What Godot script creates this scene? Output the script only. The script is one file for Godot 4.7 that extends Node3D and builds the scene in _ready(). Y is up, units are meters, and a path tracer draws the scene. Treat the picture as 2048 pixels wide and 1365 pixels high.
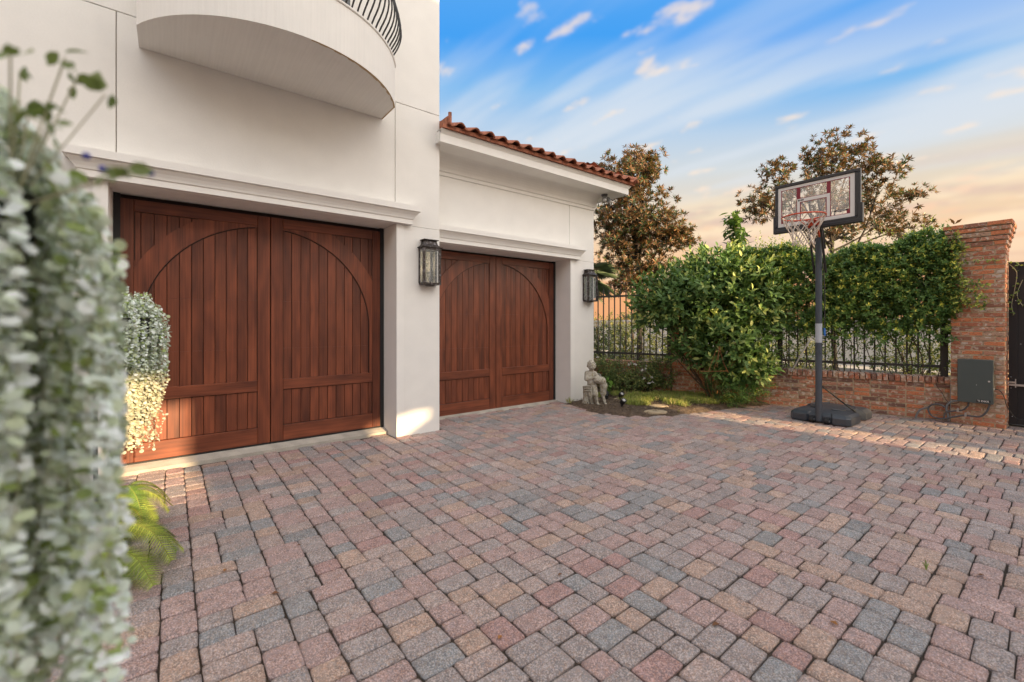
extends Node3D
# Driveway with two garage bays at dusk. World: +X runs along the house front to the right, +Z comes out of the house, y up, metres.

const HEAD := 37.911          # the camera's turn to the right of the house's depth axis, degrees
const EYE := 1.32
const FOCAL := 877.0          # in pixels of a 2048 wide picture
const Z1 := -4.814            # front of the two-storey block
const Z2 := -5.1              # front of the single-storey wing
const SUN_EL := 14.0
const SUN_AZ := 6.3           # the low sun stands behind the camera, a little to the right of the house's axis

var rng := RandomNumberGenerator.new()
var M := {}
var leaf_mesh := {}
var taken := {}


# ------------------------------------------------------------------ mesh builder
class MB:
	var v := PackedVector3Array()
	var n := PackedVector3Array()
	var c := PackedColorArray()
	var uv := PackedVector2Array()
	var col := Color.WHITE
	var t := Transform3D()
	var with_uv := false

	func tri(a: Vector3, b: Vector3, d: Vector3, out := Vector3.ZERO) -> void:
		var nn := (d - a).cross(b - a)
		if out != Vector3.ZERO and nn.dot(out) < 0.0:
			var s := b
			b = d
			d = s
			nn = -nn
		nn = (t.basis * nn).normalized()
		v.append(t * a); v.append(t * b); v.append(t * d)
		for i in 3:
			n.append(nn)
			c.append(col)
			if with_uv: uv.append(Vector2.ZERO)

	func q(a: Vector3, b: Vector3, d: Vector3, e: Vector3, out := Vector3.ZERO) -> void:
		tri(a, b, d, out)
		tri(a, d, e, out)

	func trin(a: Vector3, b: Vector3, d: Vector3, na: Vector3, nb: Vector3, nd: Vector3) -> void:
		var nn := (d - a).cross(b - a)
		if nn.dot(na + nb + nd) < 0.0:
			var s := b
			b = d
			d = s
			s = nb
			nb = nd
			nd = s
		v.append(t * a); v.append(t * b); v.append(t * d)
		n.append((t.basis * na).normalized()); n.append((t.basis * nb).normalized()); n.append((t.basis * nd).normalized())
		for i in 3:
			c.append(col)
			if with_uv: uv.append(Vector2.ZERO)

	func qn(a: Vector3, b: Vector3, d: Vector3, e: Vector3, na: Vector3, nb: Vector3, nd: Vector3, ne: Vector3) -> void:
		trin(a, b, d, na, nb, nd)
		trin(a, d, e, na, nd, ne)

	func box(lo: Vector3, hi: Vector3) -> void:
		var p := [Vector3(lo.x, lo.y, lo.z), Vector3(hi.x, lo.y, lo.z), Vector3(hi.x, hi.y, lo.z), Vector3(lo.x, hi.y, lo.z), Vector3(lo.x, lo.y, hi.z), Vector3(hi.x, lo.y, hi.z), Vector3(hi.x, hi.y, hi.z), Vector3(lo.x, hi.y, hi.z)]
		q(p[0], p[1], p[2], p[3], Vector3(0, 0, -1))
		q(p[4], p[5], p[6], p[7], Vector3(0, 0, 1))
		q(p[0], p[1], p[5], p[4], Vector3(0, -1, 0))
		q(p[3], p[2], p[6], p[7], Vector3(0, 1, 0))
		q(p[0], p[3], p[7], p[4], Vector3(-1, 0, 0))
		q(p[1], p[2], p[6], p[5], Vector3(1, 0, 0))

	# a box whose front (+z) edges are chamfered by b
	func cbox(lo: Vector3, hi: Vector3, b := 0.003) -> void:
		var o := [Vector2(lo.x, lo.y), Vector2(hi.x, lo.y), Vector2(hi.x, hi.y), Vector2(lo.x, hi.y)]
		var f := []
		var m := []
		var k := []
		for p: Vector2 in o:
			var s := Vector2(b if p.x == lo.x else -b, b if p.y == lo.y else -b)
			f.append(Vector3(p.x + s.x, p.y + s.y, hi.z))
			m.append(Vector3(p.x, p.y, hi.z - b))
			k.append(Vector3(p.x, p.y, lo.z))
		q(f[0], f[1], f[2], f[3], Vector3(0, 0, 1))
		q(k[0], k[1], k[2], k[3], Vector3(0, 0, -1))
		for i in 4:
			var j := (i + 1) % 4
			var mid: Vector2 = (o[i] + o[j]) / 2.0 - (Vector2(lo.x, lo.y) + Vector2(hi.x, hi.y)) / 2.0
			var out := Vector3(mid.x, mid.y, 0)
			q(f[i], f[j], m[j], m[i], out.normalized() + Vector3(0, 0, 1))
			q(m[i], m[j], k[j], k[i], out)

	# rounded piece: outline in xy, front at z = 0, rounded over by bev, depth behind
	func slab(o: PackedVector2Array, depth: float, bev: float, bh: float) -> void:
		var mid := Vector2.ZERO
		for p in o: mid += p
		mid /= o.size()
		var inner := PackedVector2Array()
		for p in o:
			var d := p - mid
			inner.append(p - Vector2(signf(d.x) * bev, signf(d.y) * bev) * Vector2(minf(1.0, absf(d.x) / (bev * 3.0)), minf(1.0, absf(d.y) / (bev * 3.0))))
		var k := o.size()
		var top := Vector3(0, 0, 1)
		for i in range(1, k - 1):
			trin(Vector3(inner[0].x, inner[0].y, 0), Vector3(inner[i].x, inner[i].y, 0), Vector3(inner[i + 1].x, inner[i + 1].y, 0), top, top, top)
		for i in k:
			var j := (i + 1) % k
			var ni := Vector3(o[i].x - mid.x, o[i].y - mid.y, 0).normalized()
			var nj := Vector3(o[j].x - mid.x, o[j].y - mid.y, 0).normalized()
			var ri := (ni + top * 0.7).normalized()
			var rj := (nj + top * 0.7).normalized()
			var ti := (ni * 0.25 + top).normalized()
			var tj := (nj * 0.25 + top).normalized()
			var a := Vector3(inner[i].x, inner[i].y, 0)
			var b := Vector3(inner[j].x, inner[j].y, 0)
			var d := Vector3(o[j].x, o[j].y, -bh)
			var e := Vector3(o[i].x, o[i].y, -bh)
			qn(a, b, d, e, ti, tj, rj, ri)
			var e2 := Vector2(o[j] - o[i])
			var side := Vector3(e2.y, -e2.x, 0)
			if side.dot(ni + nj) < 0: side = -side
			q(e, d, Vector3(o[j].x, o[j].y, -depth), Vector3(o[i].x, o[i].y, -depth), side)

	func tube(pts: Array, radii: Variant, sides := 8, caps := true) -> void:
		var k := pts.size()
		if k < 2: return
		var up := Vector3.UP
		var rings := []
		var norms := []
		for i in k:
			var d: Vector3 = (pts[mini(i + 1, k - 1)] - pts[maxi(i - 1, 0)]).normalized()
			if absf(d.dot(up)) > 0.95: up = Vector3.RIGHT if absf(d.x) < 0.9 else Vector3.BACK
			var sx := d.cross(up).normalized()
			up = sx.cross(d).normalized()
			var r: float = radii if radii is float else radii[i]
			var ring := []
			var nr := []
			for s in sides:
				var a := TAU * s / sides
				var o := sx * cos(a) + up * sin(a)
				ring.append(pts[i] + o * r)
				nr.append(o)
			rings.append(ring)
			norms.append(nr)
		for i in k - 1:
			for s in sides:
				var z := (s + 1) % sides
				qn(rings[i][s], rings[i][z], rings[i + 1][z], rings[i + 1][s], norms[i][s], norms[i][z], norms[i + 1][z], norms[i + 1][s])
		if caps:
			for s in range(1, sides - 1):
				tri(rings[0][0], rings[0][s], rings[0][s + 1], pts[0] - pts[1])
				tri(rings[k - 1][0], rings[k - 1][s], rings[k - 1][s + 1], pts[k - 1] - pts[k - 2])

	func lathe(prof: Array, sides := 16) -> void:
		for i in prof.size() - 1:
			var a: Vector2 = prof[i]
			var b: Vector2 = prof[i + 1]
			var s := b - a
			var pn := Vector2(s.y, -s.x).normalized()
			for k in sides:
				var p := TAU * k / sides
				var z := TAU * (k + 1) / sides
				var e0 := Vector3(cos(p), 0, sin(p))
				var e1 := Vector3(cos(z), 0, sin(z))
				var n0 := e0 * pn.x + Vector3.UP * pn.y
				var n1 := e1 * pn.x + Vector3.UP * pn.y
				qn(e0 * a.x + Vector3.UP * a.y, e1 * a.x + Vector3.UP * a.y, e1 * b.x + Vector3.UP * b.y, e0 * b.x + Vector3.UP * b.y, n0, n1, n1, n0)

	# flat outline in xy given thickness from z0 to z1
	func prism(o: PackedVector2Array, z0: float, z1: float) -> void:
		var idx := Geometry2D.triangulate_polygon(o)
		for i in range(0, idx.size(), 3):
			var a := o[idx[i]]
			var b := o[idx[i + 1]]
			var d := o[idx[i + 2]]
			tri(Vector3(a.x, a.y, z1), Vector3(b.x, b.y, z1), Vector3(d.x, d.y, z1), Vector3(0, 0, z1 - z0))
			tri(Vector3(a.x, a.y, z0), Vector3(b.x, b.y, z0), Vector3(d.x, d.y, z0), Vector3(0, 0, z0 - z1))
		var cw := Geometry2D.is_polygon_clockwise(o)
		for i in o.size():
			var a := o[i]
			var b := o[(i + 1) % o.size()]
			var e := b - a
			var out := Vector3(e.y, -e.x, 0) * (-1.0 if cw else 1.0)
			q(Vector3(a.x, a.y, z0), Vector3(b.x, b.y, z0), Vector3(b.x, b.y, z1), Vector3(a.x, a.y, z1), out)

	# moulding: profile of (proud, y) carried along path points, each with its (mitred) outward direction
	func sweep(path: Array, outs: Array, prof: Array, capped := true) -> void:
		for i in path.size() - 1:
			for k in prof.size() - 1:
				var a: Vector2 = prof[k]
				var b: Vector2 = prof[k + 1]
				var s := b - a
				var mo: Vector3 = ((outs[i] as Vector3).normalized() + (outs[i + 1] as Vector3).normalized()).normalized()
				q(path[i] + outs[i] * a.x + Vector3.UP * a.y, path[i + 1] + outs[i + 1] * a.x + Vector3.UP * a.y, path[i + 1] + outs[i + 1] * b.x + Vector3.UP * b.y, path[i] + outs[i] * b.x + Vector3.UP * b.y, mo * s.y - Vector3.UP * s.x)
		if capped:
			for e in [0, path.size() - 1]:
				var o := PackedVector2Array()
				for p: Vector2 in prof: o.append(p)
				var idx := Geometry2D.triangulate_polygon(o)
				var out: Vector3 = path[0] - path[1] if e == 0 else path[e] - path[e - 1]
				for i in range(0, idx.size(), 3):
					var w := []
					for j in 3:
						var p2 := o[idx[i + j]]
						w.append(path[e] + outs[e] * p2.x + Vector3.UP * p2.y)
					tri(w[0], w[1], w[2], out)

	func ball(at: Vector3, r: Vector3, sides := 10, rows := 6) -> void:
		for i in rows:
			for k in sides:
				var w := []
				var nn := []
				for e in [[i, k], [i, k + 1], [i + 1, k + 1], [i + 1, k]]:
					var la: float = PI * e[0] / rows
					var lo: float = TAU * e[1] / sides
					var d := Vector3(sin(la) * cos(lo), cos(la), sin(la) * sin(lo))
					w.append(at + d * r)
					nn.append((d / r).normalized())
				qn(w[0], w[1], w[2], w[3], nn[0], nn[1], nn[2], nn[3])

	func mesh() -> ArrayMesh:
		var a := []
		a.resize(Mesh.ARRAY_MAX)
		a[Mesh.ARRAY_VERTEX] = v
		a[Mesh.ARRAY_NORMAL] = n
		a[Mesh.ARRAY_COLOR] = c
		var m := ArrayMesh.new()
		if v.size(): m.add_surface_from_arrays(Mesh.PRIMITIVE_TRIANGLES, a)
		return m


# ------------------------------------------------------------------ naming and placing
func numbered(called: String) -> String:
	taken[called] = taken.get(called, 0) + 1
	return called if taken[called] == 1 else "%s_%03d" % [called, taken[called] - 1]

func thing(called: String, label: String, category: String, where := Vector3.ZERO, turn := 0.0, group := "") -> Node3D:
	var o := Node3D.new()
	o.name = numbered(called)
	add_child(o)
	o.position = where
	o.rotation.y = turn
	tag(o, label, category, group)
	return o

func tag(o: Node, label: String, category: String, group := "") -> void:
	o.set_meta("label", label)
	o.set_meta("category", category)
	if group: o.set_meta("group", group)

func obj(called: String, shape: Variant, m: Material, parent: Node = self, tr := Transform3D()) -> MeshInstance3D:
	var o := MeshInstance3D.new()
	o.mesh = shape.mesh() if shape is MB else shape
	o.material_override = m
	if parent == self:
		o.name = numbered(called)
	else:
		var k: String = str(parent.get_instance_id()) + called
		taken[k] = taken.get(k, 0) + 1
		o.name = called if taken[k] == 1 else "%s_%03d" % [called, taken[k] - 1]
	o.transform = tr
	parent.add_child(o, true)
	return o

func stuff(o: Node) -> Node:
	o.set_meta("kind", "stuff")
	return o

func struct(called: String, shape: Variant, m: Material) -> MeshInstance3D:
	var o := obj(called, shape, m)
	o.set_meta("kind", "structure")
	return o

func scatter(called: String, mesh: Mesh, m: Material, trs: Array, cols: Array, parent: Node) -> MultiMeshInstance3D:
	var mm := MultiMesh.new()
	mm.transform_format = MultiMesh.TRANSFORM_3D
	mm.use_colors = true
	mm.mesh = mesh
	mm.instance_count = trs.size()
	for i in trs.size():
		mm.set_instance_transform(i, trs[i])
		mm.set_instance_color(i, cols[i])
	var o := MultiMeshInstance3D.new()
	o.name = called
	o.multimesh = mm
	o.material_override = m
	o.set_meta("kind", "stuff")
	parent.add_child(o, true)
	return o

func rf(a: float, b: float) -> float:
	return rng.randf_range(a, b)

func lerp_c(a: Color, b: Color, t: float) -> Color:
	return a.lerp(b, clampf(t, 0.0, 1.0))

func ray(px: float, py: float) -> Vector3:
	var a := deg_to_rad(HEAD)
	return Vector3(sin(a), 0, -cos(a)) + Vector3(cos(a), 0, sin(a)) * ((px - 1024.0) / FOCAL) + Vector3.UP * ((646.0 - py) / FOCAL)

func at(px: float, py: float, depth: float) -> Vector3:
	return Vector3(0, EYE, 0) + ray(px, py) * depth

func on_x(px: float, py: float, x: float) -> Vector3:
	var r := ray(px, py)
	return Vector3(0, EYE, 0) + r * (x / r.x)

func on_ground(px: float, py: float, h := 0.0) -> Vector3:
	var r := ray(px, py)
	return Vector3(0, EYE, 0) + r * ((h - EYE) / r.y)

func curve(pts: Array, per := 6) -> Array:
	var out := []
	for i in pts.size() - 1:
		var p0: Vector3 = pts[maxi(i - 1, 0)]
		var p3: Vector3 = pts[mini(i + 2, pts.size() - 1)]
		for k in per:
			out.append((pts[i] as Vector3).cubic_interpolate(pts[i + 1], p0, p3, float(k) / per))
	out.append(pts[-1])
	return out


# ------------------------------------------------------------------ materials
func flat_mat(lin: Color, rough := 0.8, metal := 0.0) -> StandardMaterial3D:
	var m := StandardMaterial3D.new()
	m.albedo_color = lin.linear_to_srgb()
	m.roughness = rough
	m.metallic = metal
	return m

func noise(freq: float, oct := 4, sd := 1, kind := FastNoiseLite.TYPE_SIMPLEX_SMOOTH) -> FastNoiseLite:
	var f := FastNoiseLite.new()
	f.noise_type = kind
	f.frequency = freq
	f.fractal_octaves = oct
	f.seed = sd
	return f

func noise_bytes(size: int, freq: float, oct: int, sd: int, kind := FastNoiseLite.TYPE_SIMPLEX_SMOOTH) -> PackedByteArray:
	var im := noise(freq, oct, sd, kind).get_seamless_image(size, size)
	im.convert(Image.FORMAT_L8)
	return im.get_data()

func image_of(size: int, px: PackedByteArray) -> ImageTexture:
	return ImageTexture.create_from_image(Image.create_from_data(size, size, false, Image.FORMAT_RGB8, px))

func put(px: PackedByteArray, i: int, lin: Color) -> void:
	var s := lin.linear_to_srgb()
	px[i * 3] = int(clampf(s.r, 0, 1) * 255.0)
	px[i * 3 + 1] = int(clampf(s.g, 0, 1) * 255.0)
	px[i * 3 + 2] = int(clampf(s.b, 0, 1) * 255.0)

func tri_tex(m: StandardMaterial3D, tex: Texture2D, scale: Vector3, bump := 0.0, height: Texture2D = null, world := true) -> StandardMaterial3D:
	if tex: m.albedo_texture = tex
	m.uv1_triplanar = true
	m.uv1_world_triplanar = world
	m.uv1_scale = scale
	m.uv1_triplanar_sharpness = 6.0
	if bump > 0.0:
		m.heightmap_enabled = true
		m.heightmap_scale = bump
		m.heightmap_texture = height if height else tex
	return m

func make_materials() -> void:
	# stucco: faint mottling and a fine trowelled grain
	var size := 512
	var a := noise_bytes(size, 0.006, 4, 3)
	var b := noise_bytes(size, 0.12, 3, 5)
	var px := PackedByteArray()
	px.resize(size * size * 3)
	for i in size * size:
		var k := 0.97 + 0.05 * (a[i] / 255.0 - 0.5) + 0.03 * (b[i] / 255.0 - 0.5)
		put(px, i, Color(k, k * 0.998, k * 0.992))
	var stucco_tex := image_of(size, px)
	var grain := Image.create_from_data(size, size, false, Image.FORMAT_L8, b)
	var grain_tex := ImageTexture.create_from_image(grain)
	M.stucco = tri_tex(flat_mat(Color(0.83, 0.815, 0.78), 0.9), stucco_tex, Vector3.ONE * 0.9, 0.05, grain_tex)
	M.trim = tri_tex(flat_mat(Color(0.85, 0.835, 0.80), 0.8), stucco_tex, Vector3.ONE * 0.9, 0.02, grain_tex)
	px = PackedByteArray()
	px.resize(size * size * 3)
	var ns := noise(0.05, 4, 7)
	for y in size:
		for x in size:
			var k := 0.975 + 0.045 * ns.get_noise_2d(x * 1.6, absf(y - size / 2.0) * 0.05) + 0.04 * (a[y * size + x] / 255.0 - 0.5)
			put(px, y * size + x, Color(k, k * 0.995, k * 0.985))
	M.stucco_streaked = tri_tex(flat_mat(Color(0.83, 0.815, 0.78), 0.9), image_of(size, px), Vector3.ONE * 0.9, 0.05, grain_tex)
	M.joint = flat_mat(Color(0.32, 0.28, 0.23), 0.95)
	M.stain = tri_tex(flat_mat(Color(0.5, 0.36, 0.2), 0.95), stucco_tex, Vector3.ONE * 2.0)
	# concrete
	px = PackedByteArray()
	px.resize(size * size * 3)
	for i in size * size:
		var k := 0.9 + 0.35 * (a[i] / 255.0 - 0.5) + 0.25 * (b[i] / 255.0 - 0.5)
		put(px, i, Color(0.47 * k, 0.43 * k, 0.37 * k))
	M.concrete = tri_tex(flat_mat(Color.WHITE, 0.9), image_of(size, px), Vector3.ONE * 1.4, 0.1, grain_tex)
	# wood, grain up and grain across
	var up := PackedByteArray()
	var ac := PackedByteArray()
	up.resize(size * size * 3)
	ac.resize(size * size * 3)
	var nf := noise(0.045, 4, 11)
	var nc := noise(0.012, 3, 12)
	var nk := noise(0.02, 2, 13, FastNoiseLite.TYPE_CELLULAR)
	for y in size:
		for x in size:
			# fold the long axis so that it repeats without a seam
			var yy := absf(y - size / 2.0)
			var g := nf.get_noise_2d(x * 2.2, yy * 0.09)
			var f := nf.get_noise_2d(x * 7.0, yy * 0.25)
			var w := nc.get_noise_2d(x * 0.9, yy * 0.5)
			var k := 0.46 + 0.42 * g + 0.22 * f + 0.6 * w
			var cc := lerp_c(Color(0.095, 0.025, 0.0125), Color(0.275, 0.077, 0.034), k)
			var kd := nk.get_noise_2d(x * 0.75, yy * 0.35)
			if kd < -0.975: cc = cc.lerp(Color(0.04, 0.012, 0.006), 0.75)
			put(up, y * size + x, cc)
			put(ac, x * size + y, cc)
	var wu := image_of(size, up)
	var wa := image_of(size, ac)
	for i in 4:
		var tone: float = [0.96, 0.76, 1.0, 0.86][i]
		var mu := tri_tex(flat_mat(Color(tone, tone * 0.98, tone * 0.95).clamp(), 0.42), wu, Vector3(0.9, 0.45, 0.9), 0.03)
		mu.uv1_offset = Vector3(0.31 * i, 0.17 * i, 0)
		M["wood%d" % i] = mu
	M.wood_across = tri_tex(flat_mat(Color(0.95, 0.93, 0.9), 0.42), wa, Vector3(0.45, 0.9, 0.9), 0.03)
	M.wood_dark = flat_mat(Color(0.02, 0.008, 0.004), 0.7)
	M.rubber = flat_mat(Color(0.012, 0.012, 0.013), 0.6)
	# brick tones, each with its own clay, dark spots and lime wash
	var wash := noise_bytes(256, 0.022, 5, 21)
	var spot := noise_bytes(256, 0.06, 4, 22)
	var fine := noise_bytes(256, 0.2, 3, 23)
	var fine_tex := ImageTexture.create_from_image(Image.create_from_data(256, 256, false, Image.FORMAT_L8, spot))
	var tones := [Color(0.62, 0.22, 0.10), Color(0.44, 0.165, 0.09), Color(0.32, 0.145, 0.09), Color(0.50, 0.24, 0.15), Color(0.22, 0.115, 0.08), Color(0.48, 0.30, 0.20)]
	var limes := [0.1, 0.3, 0.25, 0.6, 0.1, 0.9]
	for t in tones.size():
		px = PackedByteArray()
		px.resize(256 * 256 * 3)
		for i in 256 * 256:
			var w2 := smoothstep(0.62 - 0.12 * limes[t], 0.80 - 0.15 * limes[t], wash[i] / 255.0) * minf(1.0, 0.35 + limes[t])
			var d2 := smoothstep(0.62, 0.8, spot[i] / 255.0) * 0.6
			var k2 := 0.8 + 0.5 * (fine[i] / 255.0)
			put(px, i, lerp_c(lerp_c(tones[t] * k2, Color(0.07, 0.045, 0.035), d2), Color(0.60, 0.49, 0.39) * k2, w2))
		var bm := tri_tex(flat_mat(Color.WHITE, 0.9), image_of(256, px), Vector3.ONE * 2.4, 0.4, fine_tex)
		bm.uv1_offset = Vector3(0.23 * t, 0.41 * t, 0.11 * t)
		M["brick%d" % t] = bm
	px = PackedByteArray()
	px.resize(256 * 256 * 3)
	for i in 256 * 256:
		var k3 := 0.75 + 0.5 * (fine[i] / 255.0)
		put(px, i, lerp_c(Color(0.52, 0.39, 0.25) * k3, Color(0.34, 0.24, 0.15), smoothstep(0.5, 0.8, wash[i] / 255.0)))
	M.mortar = tri_tex(flat_mat(Color.WHITE, 0.95), image_of(256, px), Vector3.ONE * 2.4, 0.3, fine_tex)
	# pavers: a concrete body full of pale and dark chips
	size = 1024
	px = PackedByteArray()
	px.resize(size * size * 3)
	var cells := noise(0.2, 1, 31, FastNoiseLite.TYPE_CELLULAR)
	cells.cellular_return_type = FastNoiseLite.RETURN_CELL_VALUE
	cells.fractal_type = FastNoiseLite.FRACTAL_NONE
	var cim := cells.get_seamless_image(size, size)
	cim.convert(Image.FORMAT_L8)
	var cb := cim.get_data()
	var big := noise_bytes(size, 0.008, 4, 33)
	var fin := noise_bytes(size, 0.22, 2, 34)
	var mid := noise_bytes(size, 0.016, 3, 35)
	for i in size * size:
		var u := cb[i] / 255.0
		var k4 := 0.52 + 0.3 * (big[i] / 255.0 - 0.5) + 0.35 * (fin[i] / 255.0 - 0.5)
		var hue := clampf(0.5 + 1.6 * (mid[i] / 255.0 - 0.5), 0.0, 1.0)
		var cc2 := Color(1.07, 0.97, 0.92).lerp(Color(0.93, 1.01, 1.06), hue) * k4
		if u > 0.76: cc2 = lerp_c(cc2, Color(1.0, 1.0, 0.99), 0.9)
		elif u > 0.66: cc2 = lerp_c(cc2, Color(0.86, 0.70, 0.55), 0.7)
		elif u > 0.56: cc2 = lerp_c(cc2, Color(0.58, 0.68, 0.80), 0.6)
		elif u < 0.12: cc2 = lerp_c(cc2, Color(0.25, 0.22, 0.21), 0.6)
		put(px, i, cc2)
	var ptex := image_of(size, px)
	var pbump := ImageTexture.create_from_image(Image.create_from_data(size, size, false, Image.FORMAT_L8, cb))
	M.paver_tones = [Color(0.60, 0.43, 0.395), Color(0.64, 0.465, 0.38), Color(0.44, 0.42, 0.415), Color(0.52, 0.44, 0.415), Color(0.60, 0.47, 0.425), Color(0.57, 0.37, 0.34)]
	M.paver_share = [0.28, 0.12, 0.12, 0.26, 0.16, 0.06]
	for t in M.paver_tones.size():
		M["paver%d" % t] = tri_tex(flat_mat(M.paver_tones[t], 0.85), ptex, Vector3.ONE * 1.25, 0.2, pbump)
	M.paver_mix = tri_tex(flat_mat(Color.WHITE, 0.85), ptex, Vector3.ONE * 1.25, 0.2, pbump)
	M.paver_mix.vertex_color_use_as_albedo = true
	M.sand = tri_tex(flat_mat(Color(0.075, 0.055, 0.04), 1.0), ptex, Vector3.ONE * 3.0)
	# soil, bark and clay
	var soil := PackedByteArray()
	soil.resize(256 * 256 * 3)
	for i in 256 * 256:
		var k5 := 0.5 + 1.0 * (fine[i] / 255.0) * (0.5 + spot[i] / 255.0)
		put(soil, i, lerp_c(Color(0.075, 0.05, 0.033) * k5, Color(0.16, 0.115, 0.08) * k5, wash[i] / 255.0))
	M.soil = tri_tex(flat_mat(Color.WHITE, 1.0), image_of(256, soil), Vector3.ONE * 2.0, 1.5, fine_tex)
	M.earth = tri_tex(flat_mat(Color(1.4, 1.3, 1.1).clamp(), 1.0), image_of(256, soil), Vector3.ONE * 0.3)
	M.bark = tri_tex(flat_mat(Color(0.2, 0.16, 0.12), 0.95), fine_tex, Vector3(8, 2, 8), 1.0)
	var clay := PackedByteArray()
	clay.resize(256 * 256 * 3)
	for i in 256 * 256:
		var k6 := 0.75 + 0.5 * (fine[i] / 255.0)
		put(clay, i, lerp_c(Color(0.40, 0.15, 0.085) * k6, Color(0.21, 0.085, 0.055) * k6, smoothstep(0.5, 0.85, wash[i] / 255.0)))
	M.clay = tri_tex(flat_mat(Color.WHITE, 0.85), image_of(256, clay), Vector3.ONE * 2.2, 0.1, fine_tex)
	var stone := PackedByteArray()
	stone.resize(256 * 256 * 3)
	for i in 256 * 256:
		var k7 := 0.7 + 0.6 * (fine[i] / 255.0)
		put(stone, i, lerp_c(Color(0.44, 0.41, 0.34) * k7, Color(0.29, 0.25, 0.17) * k7, smoothstep(0.45, 0.75, wash[i] / 255.0)))
	M.stone = tri_tex(flat_mat(Color.WHITE, 0.95), image_of(256, stone), Vector3.ONE * 3.5, 0.3, fine_tex)
	M.flag = tri_tex(flat_mat(Color(1.0, 0.86, 0.66), 0.95), M.concrete.albedo_texture, Vector3.ONE * 3.0, 0.3, fine_tex)
	# metals, plastics
	M.iron = tri_tex(flat_mat(Color(0.035, 0.034, 0.034), 0.55, 0.3), null, Vector3.ONE)
	M.iron_grey = flat_mat(Color(0.055, 0.06, 0.068), 0.5, 0.3)
	M.fence = flat_mat(Color(0.05, 0.046, 0.04), 0.55, 0.2)
	var pat := PackedByteArray()
	pat.resize(256 * 256 * 3)
	for i in 256 * 256:
		put(pat, i, lerp_c(Color(0.045, 0.035, 0.03), Color(0.15, 0.14, 0.15), smoothstep(0.45, 0.85, wash[i] / 255.0)))
	M.bronze = tri_tex(flat_mat(Color.WHITE, 0.45, 0.6), image_of(256, pat), Vector3.ONE * 4.0)
	M.mirror = flat_mat(Color(0.50, 0.46, 0.35), 0.04, 1.0)  # dark gold tint puts a golden reflection into the mirror's colour
	M.pane = flat_mat(Color(0.9, 0.95, 0.95), 0.05)
	M.pane.transparency = BaseMaterial3D.TRANSPARENCY_ALPHA
	M.pane.albedo_color.a = 0.08
	M.acrylic = flat_mat(Color(0.75, 0.74, 0.72), 0.12)
	M.acrylic.transparency = BaseMaterial3D.TRANSPARENCY_ALPHA
	M.acrylic.albedo_color.a = 0.16
	M.plastic = flat_mat(Color(0.022, 0.024, 0.027), 0.45)
	M.plastic_base = tri_tex(flat_mat(Color(0.052, 0.061, 0.075), 0.42), stucco_tex, Vector3.ONE * 1.5)
	M.pole = tri_tex(flat_mat(Color(0.115, 0.12, 0.135), 0.45, 0.0), M.concrete.albedo_texture, Vector3(3, 0.8, 3))
	M.pole.albedo_color = Color(0.43, 0.49, 0.58)
	M.white = flat_mat(Color(0.72, 0.70, 0.66), 0.6)
	M.maroon = flat_mat(Color(0.22, 0.015, 0.03), 0.6)
	M.rim = flat_mat(Color(0.62, 0.075, 0.02), 0.45)
	M.rope = flat_mat(Color(0.62, 0.53, 0.44), 0.9)
	M.sticker = flat_mat(Color(0.45, 0.48, 0.52), 0.5)
	M.blue = flat_mat(Color(0.03, 0.16, 0.5), 0.5)
	M.black = flat_mat(Color(0.012, 0.012, 0.012), 0.5)
	M.cabinet = tri_tex(flat_mat(Color(0.075, 0.095, 0.09), 0.5), stucco_tex, Vector3.ONE * 2.0)
	M.conduit = flat_mat(Color(0.21, 0.215, 0.215), 0.5)
	M.conduit_dark = flat_mat(Color(0.10, 0.10, 0.105), 0.5)
	M.steel = flat_mat(Color(0.5, 0.5, 0.5), 0.35, 0.9)
	M.gate = flat_mat(Color(0.022, 0.018, 0.017), 0.6)
	M.bulb = flat_mat(Color(0.5, 0.5, 0.48), 0.15)
	# leaves: tint comes from each copy
	for k in ["leaf", "leaf_gloss", "leaf_dry", "silver"]:
		var lm := flat_mat(Color.WHITE, {"leaf": 0.55, "leaf_gloss": 0.38, "leaf_dry": 0.6, "silver": 0.7}[k])
		lm.vertex_color_use_as_albedo = true
		lm.backlight_enabled = true
		lm.backlight = Color(0.55, 0.6, 0.35).linear_to_srgb() if k != "silver" else Color(0.35, 0.38, 0.3).linear_to_srgb()
		M[k] = lm
	M.stem = flat_mat(Color(0.11, 0.075, 0.045), 0.9)
	M.stem_pale = flat_mat(Color(0.46, 0.44, 0.28), 0.8)
	M.cane = flat_mat(Color(0.30, 0.13, 0.05), 0.8)
	M.petal = flat_mat(Color(0.78, 0.74, 0.68), 0.7)
	M.petal.backlight_enabled = true
	M.petal.backlight = Color(0.4, 0.4, 0.36).linear_to_srgb()
	M.violet = flat_mat(Color(0.05, 0.06, 0.35), 0.7)
	M.asphalt = tri_tex(flat_mat(Color(0.2, 0.19, 0.18), 0.95), fine_tex, Vector3.ONE * 0.8)
	M.plaster = tri_tex(flat_mat(Color(0.7, 0.66, 0.58), 0.9), stucco_tex, Vector3.ONE * 0.4)


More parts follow.
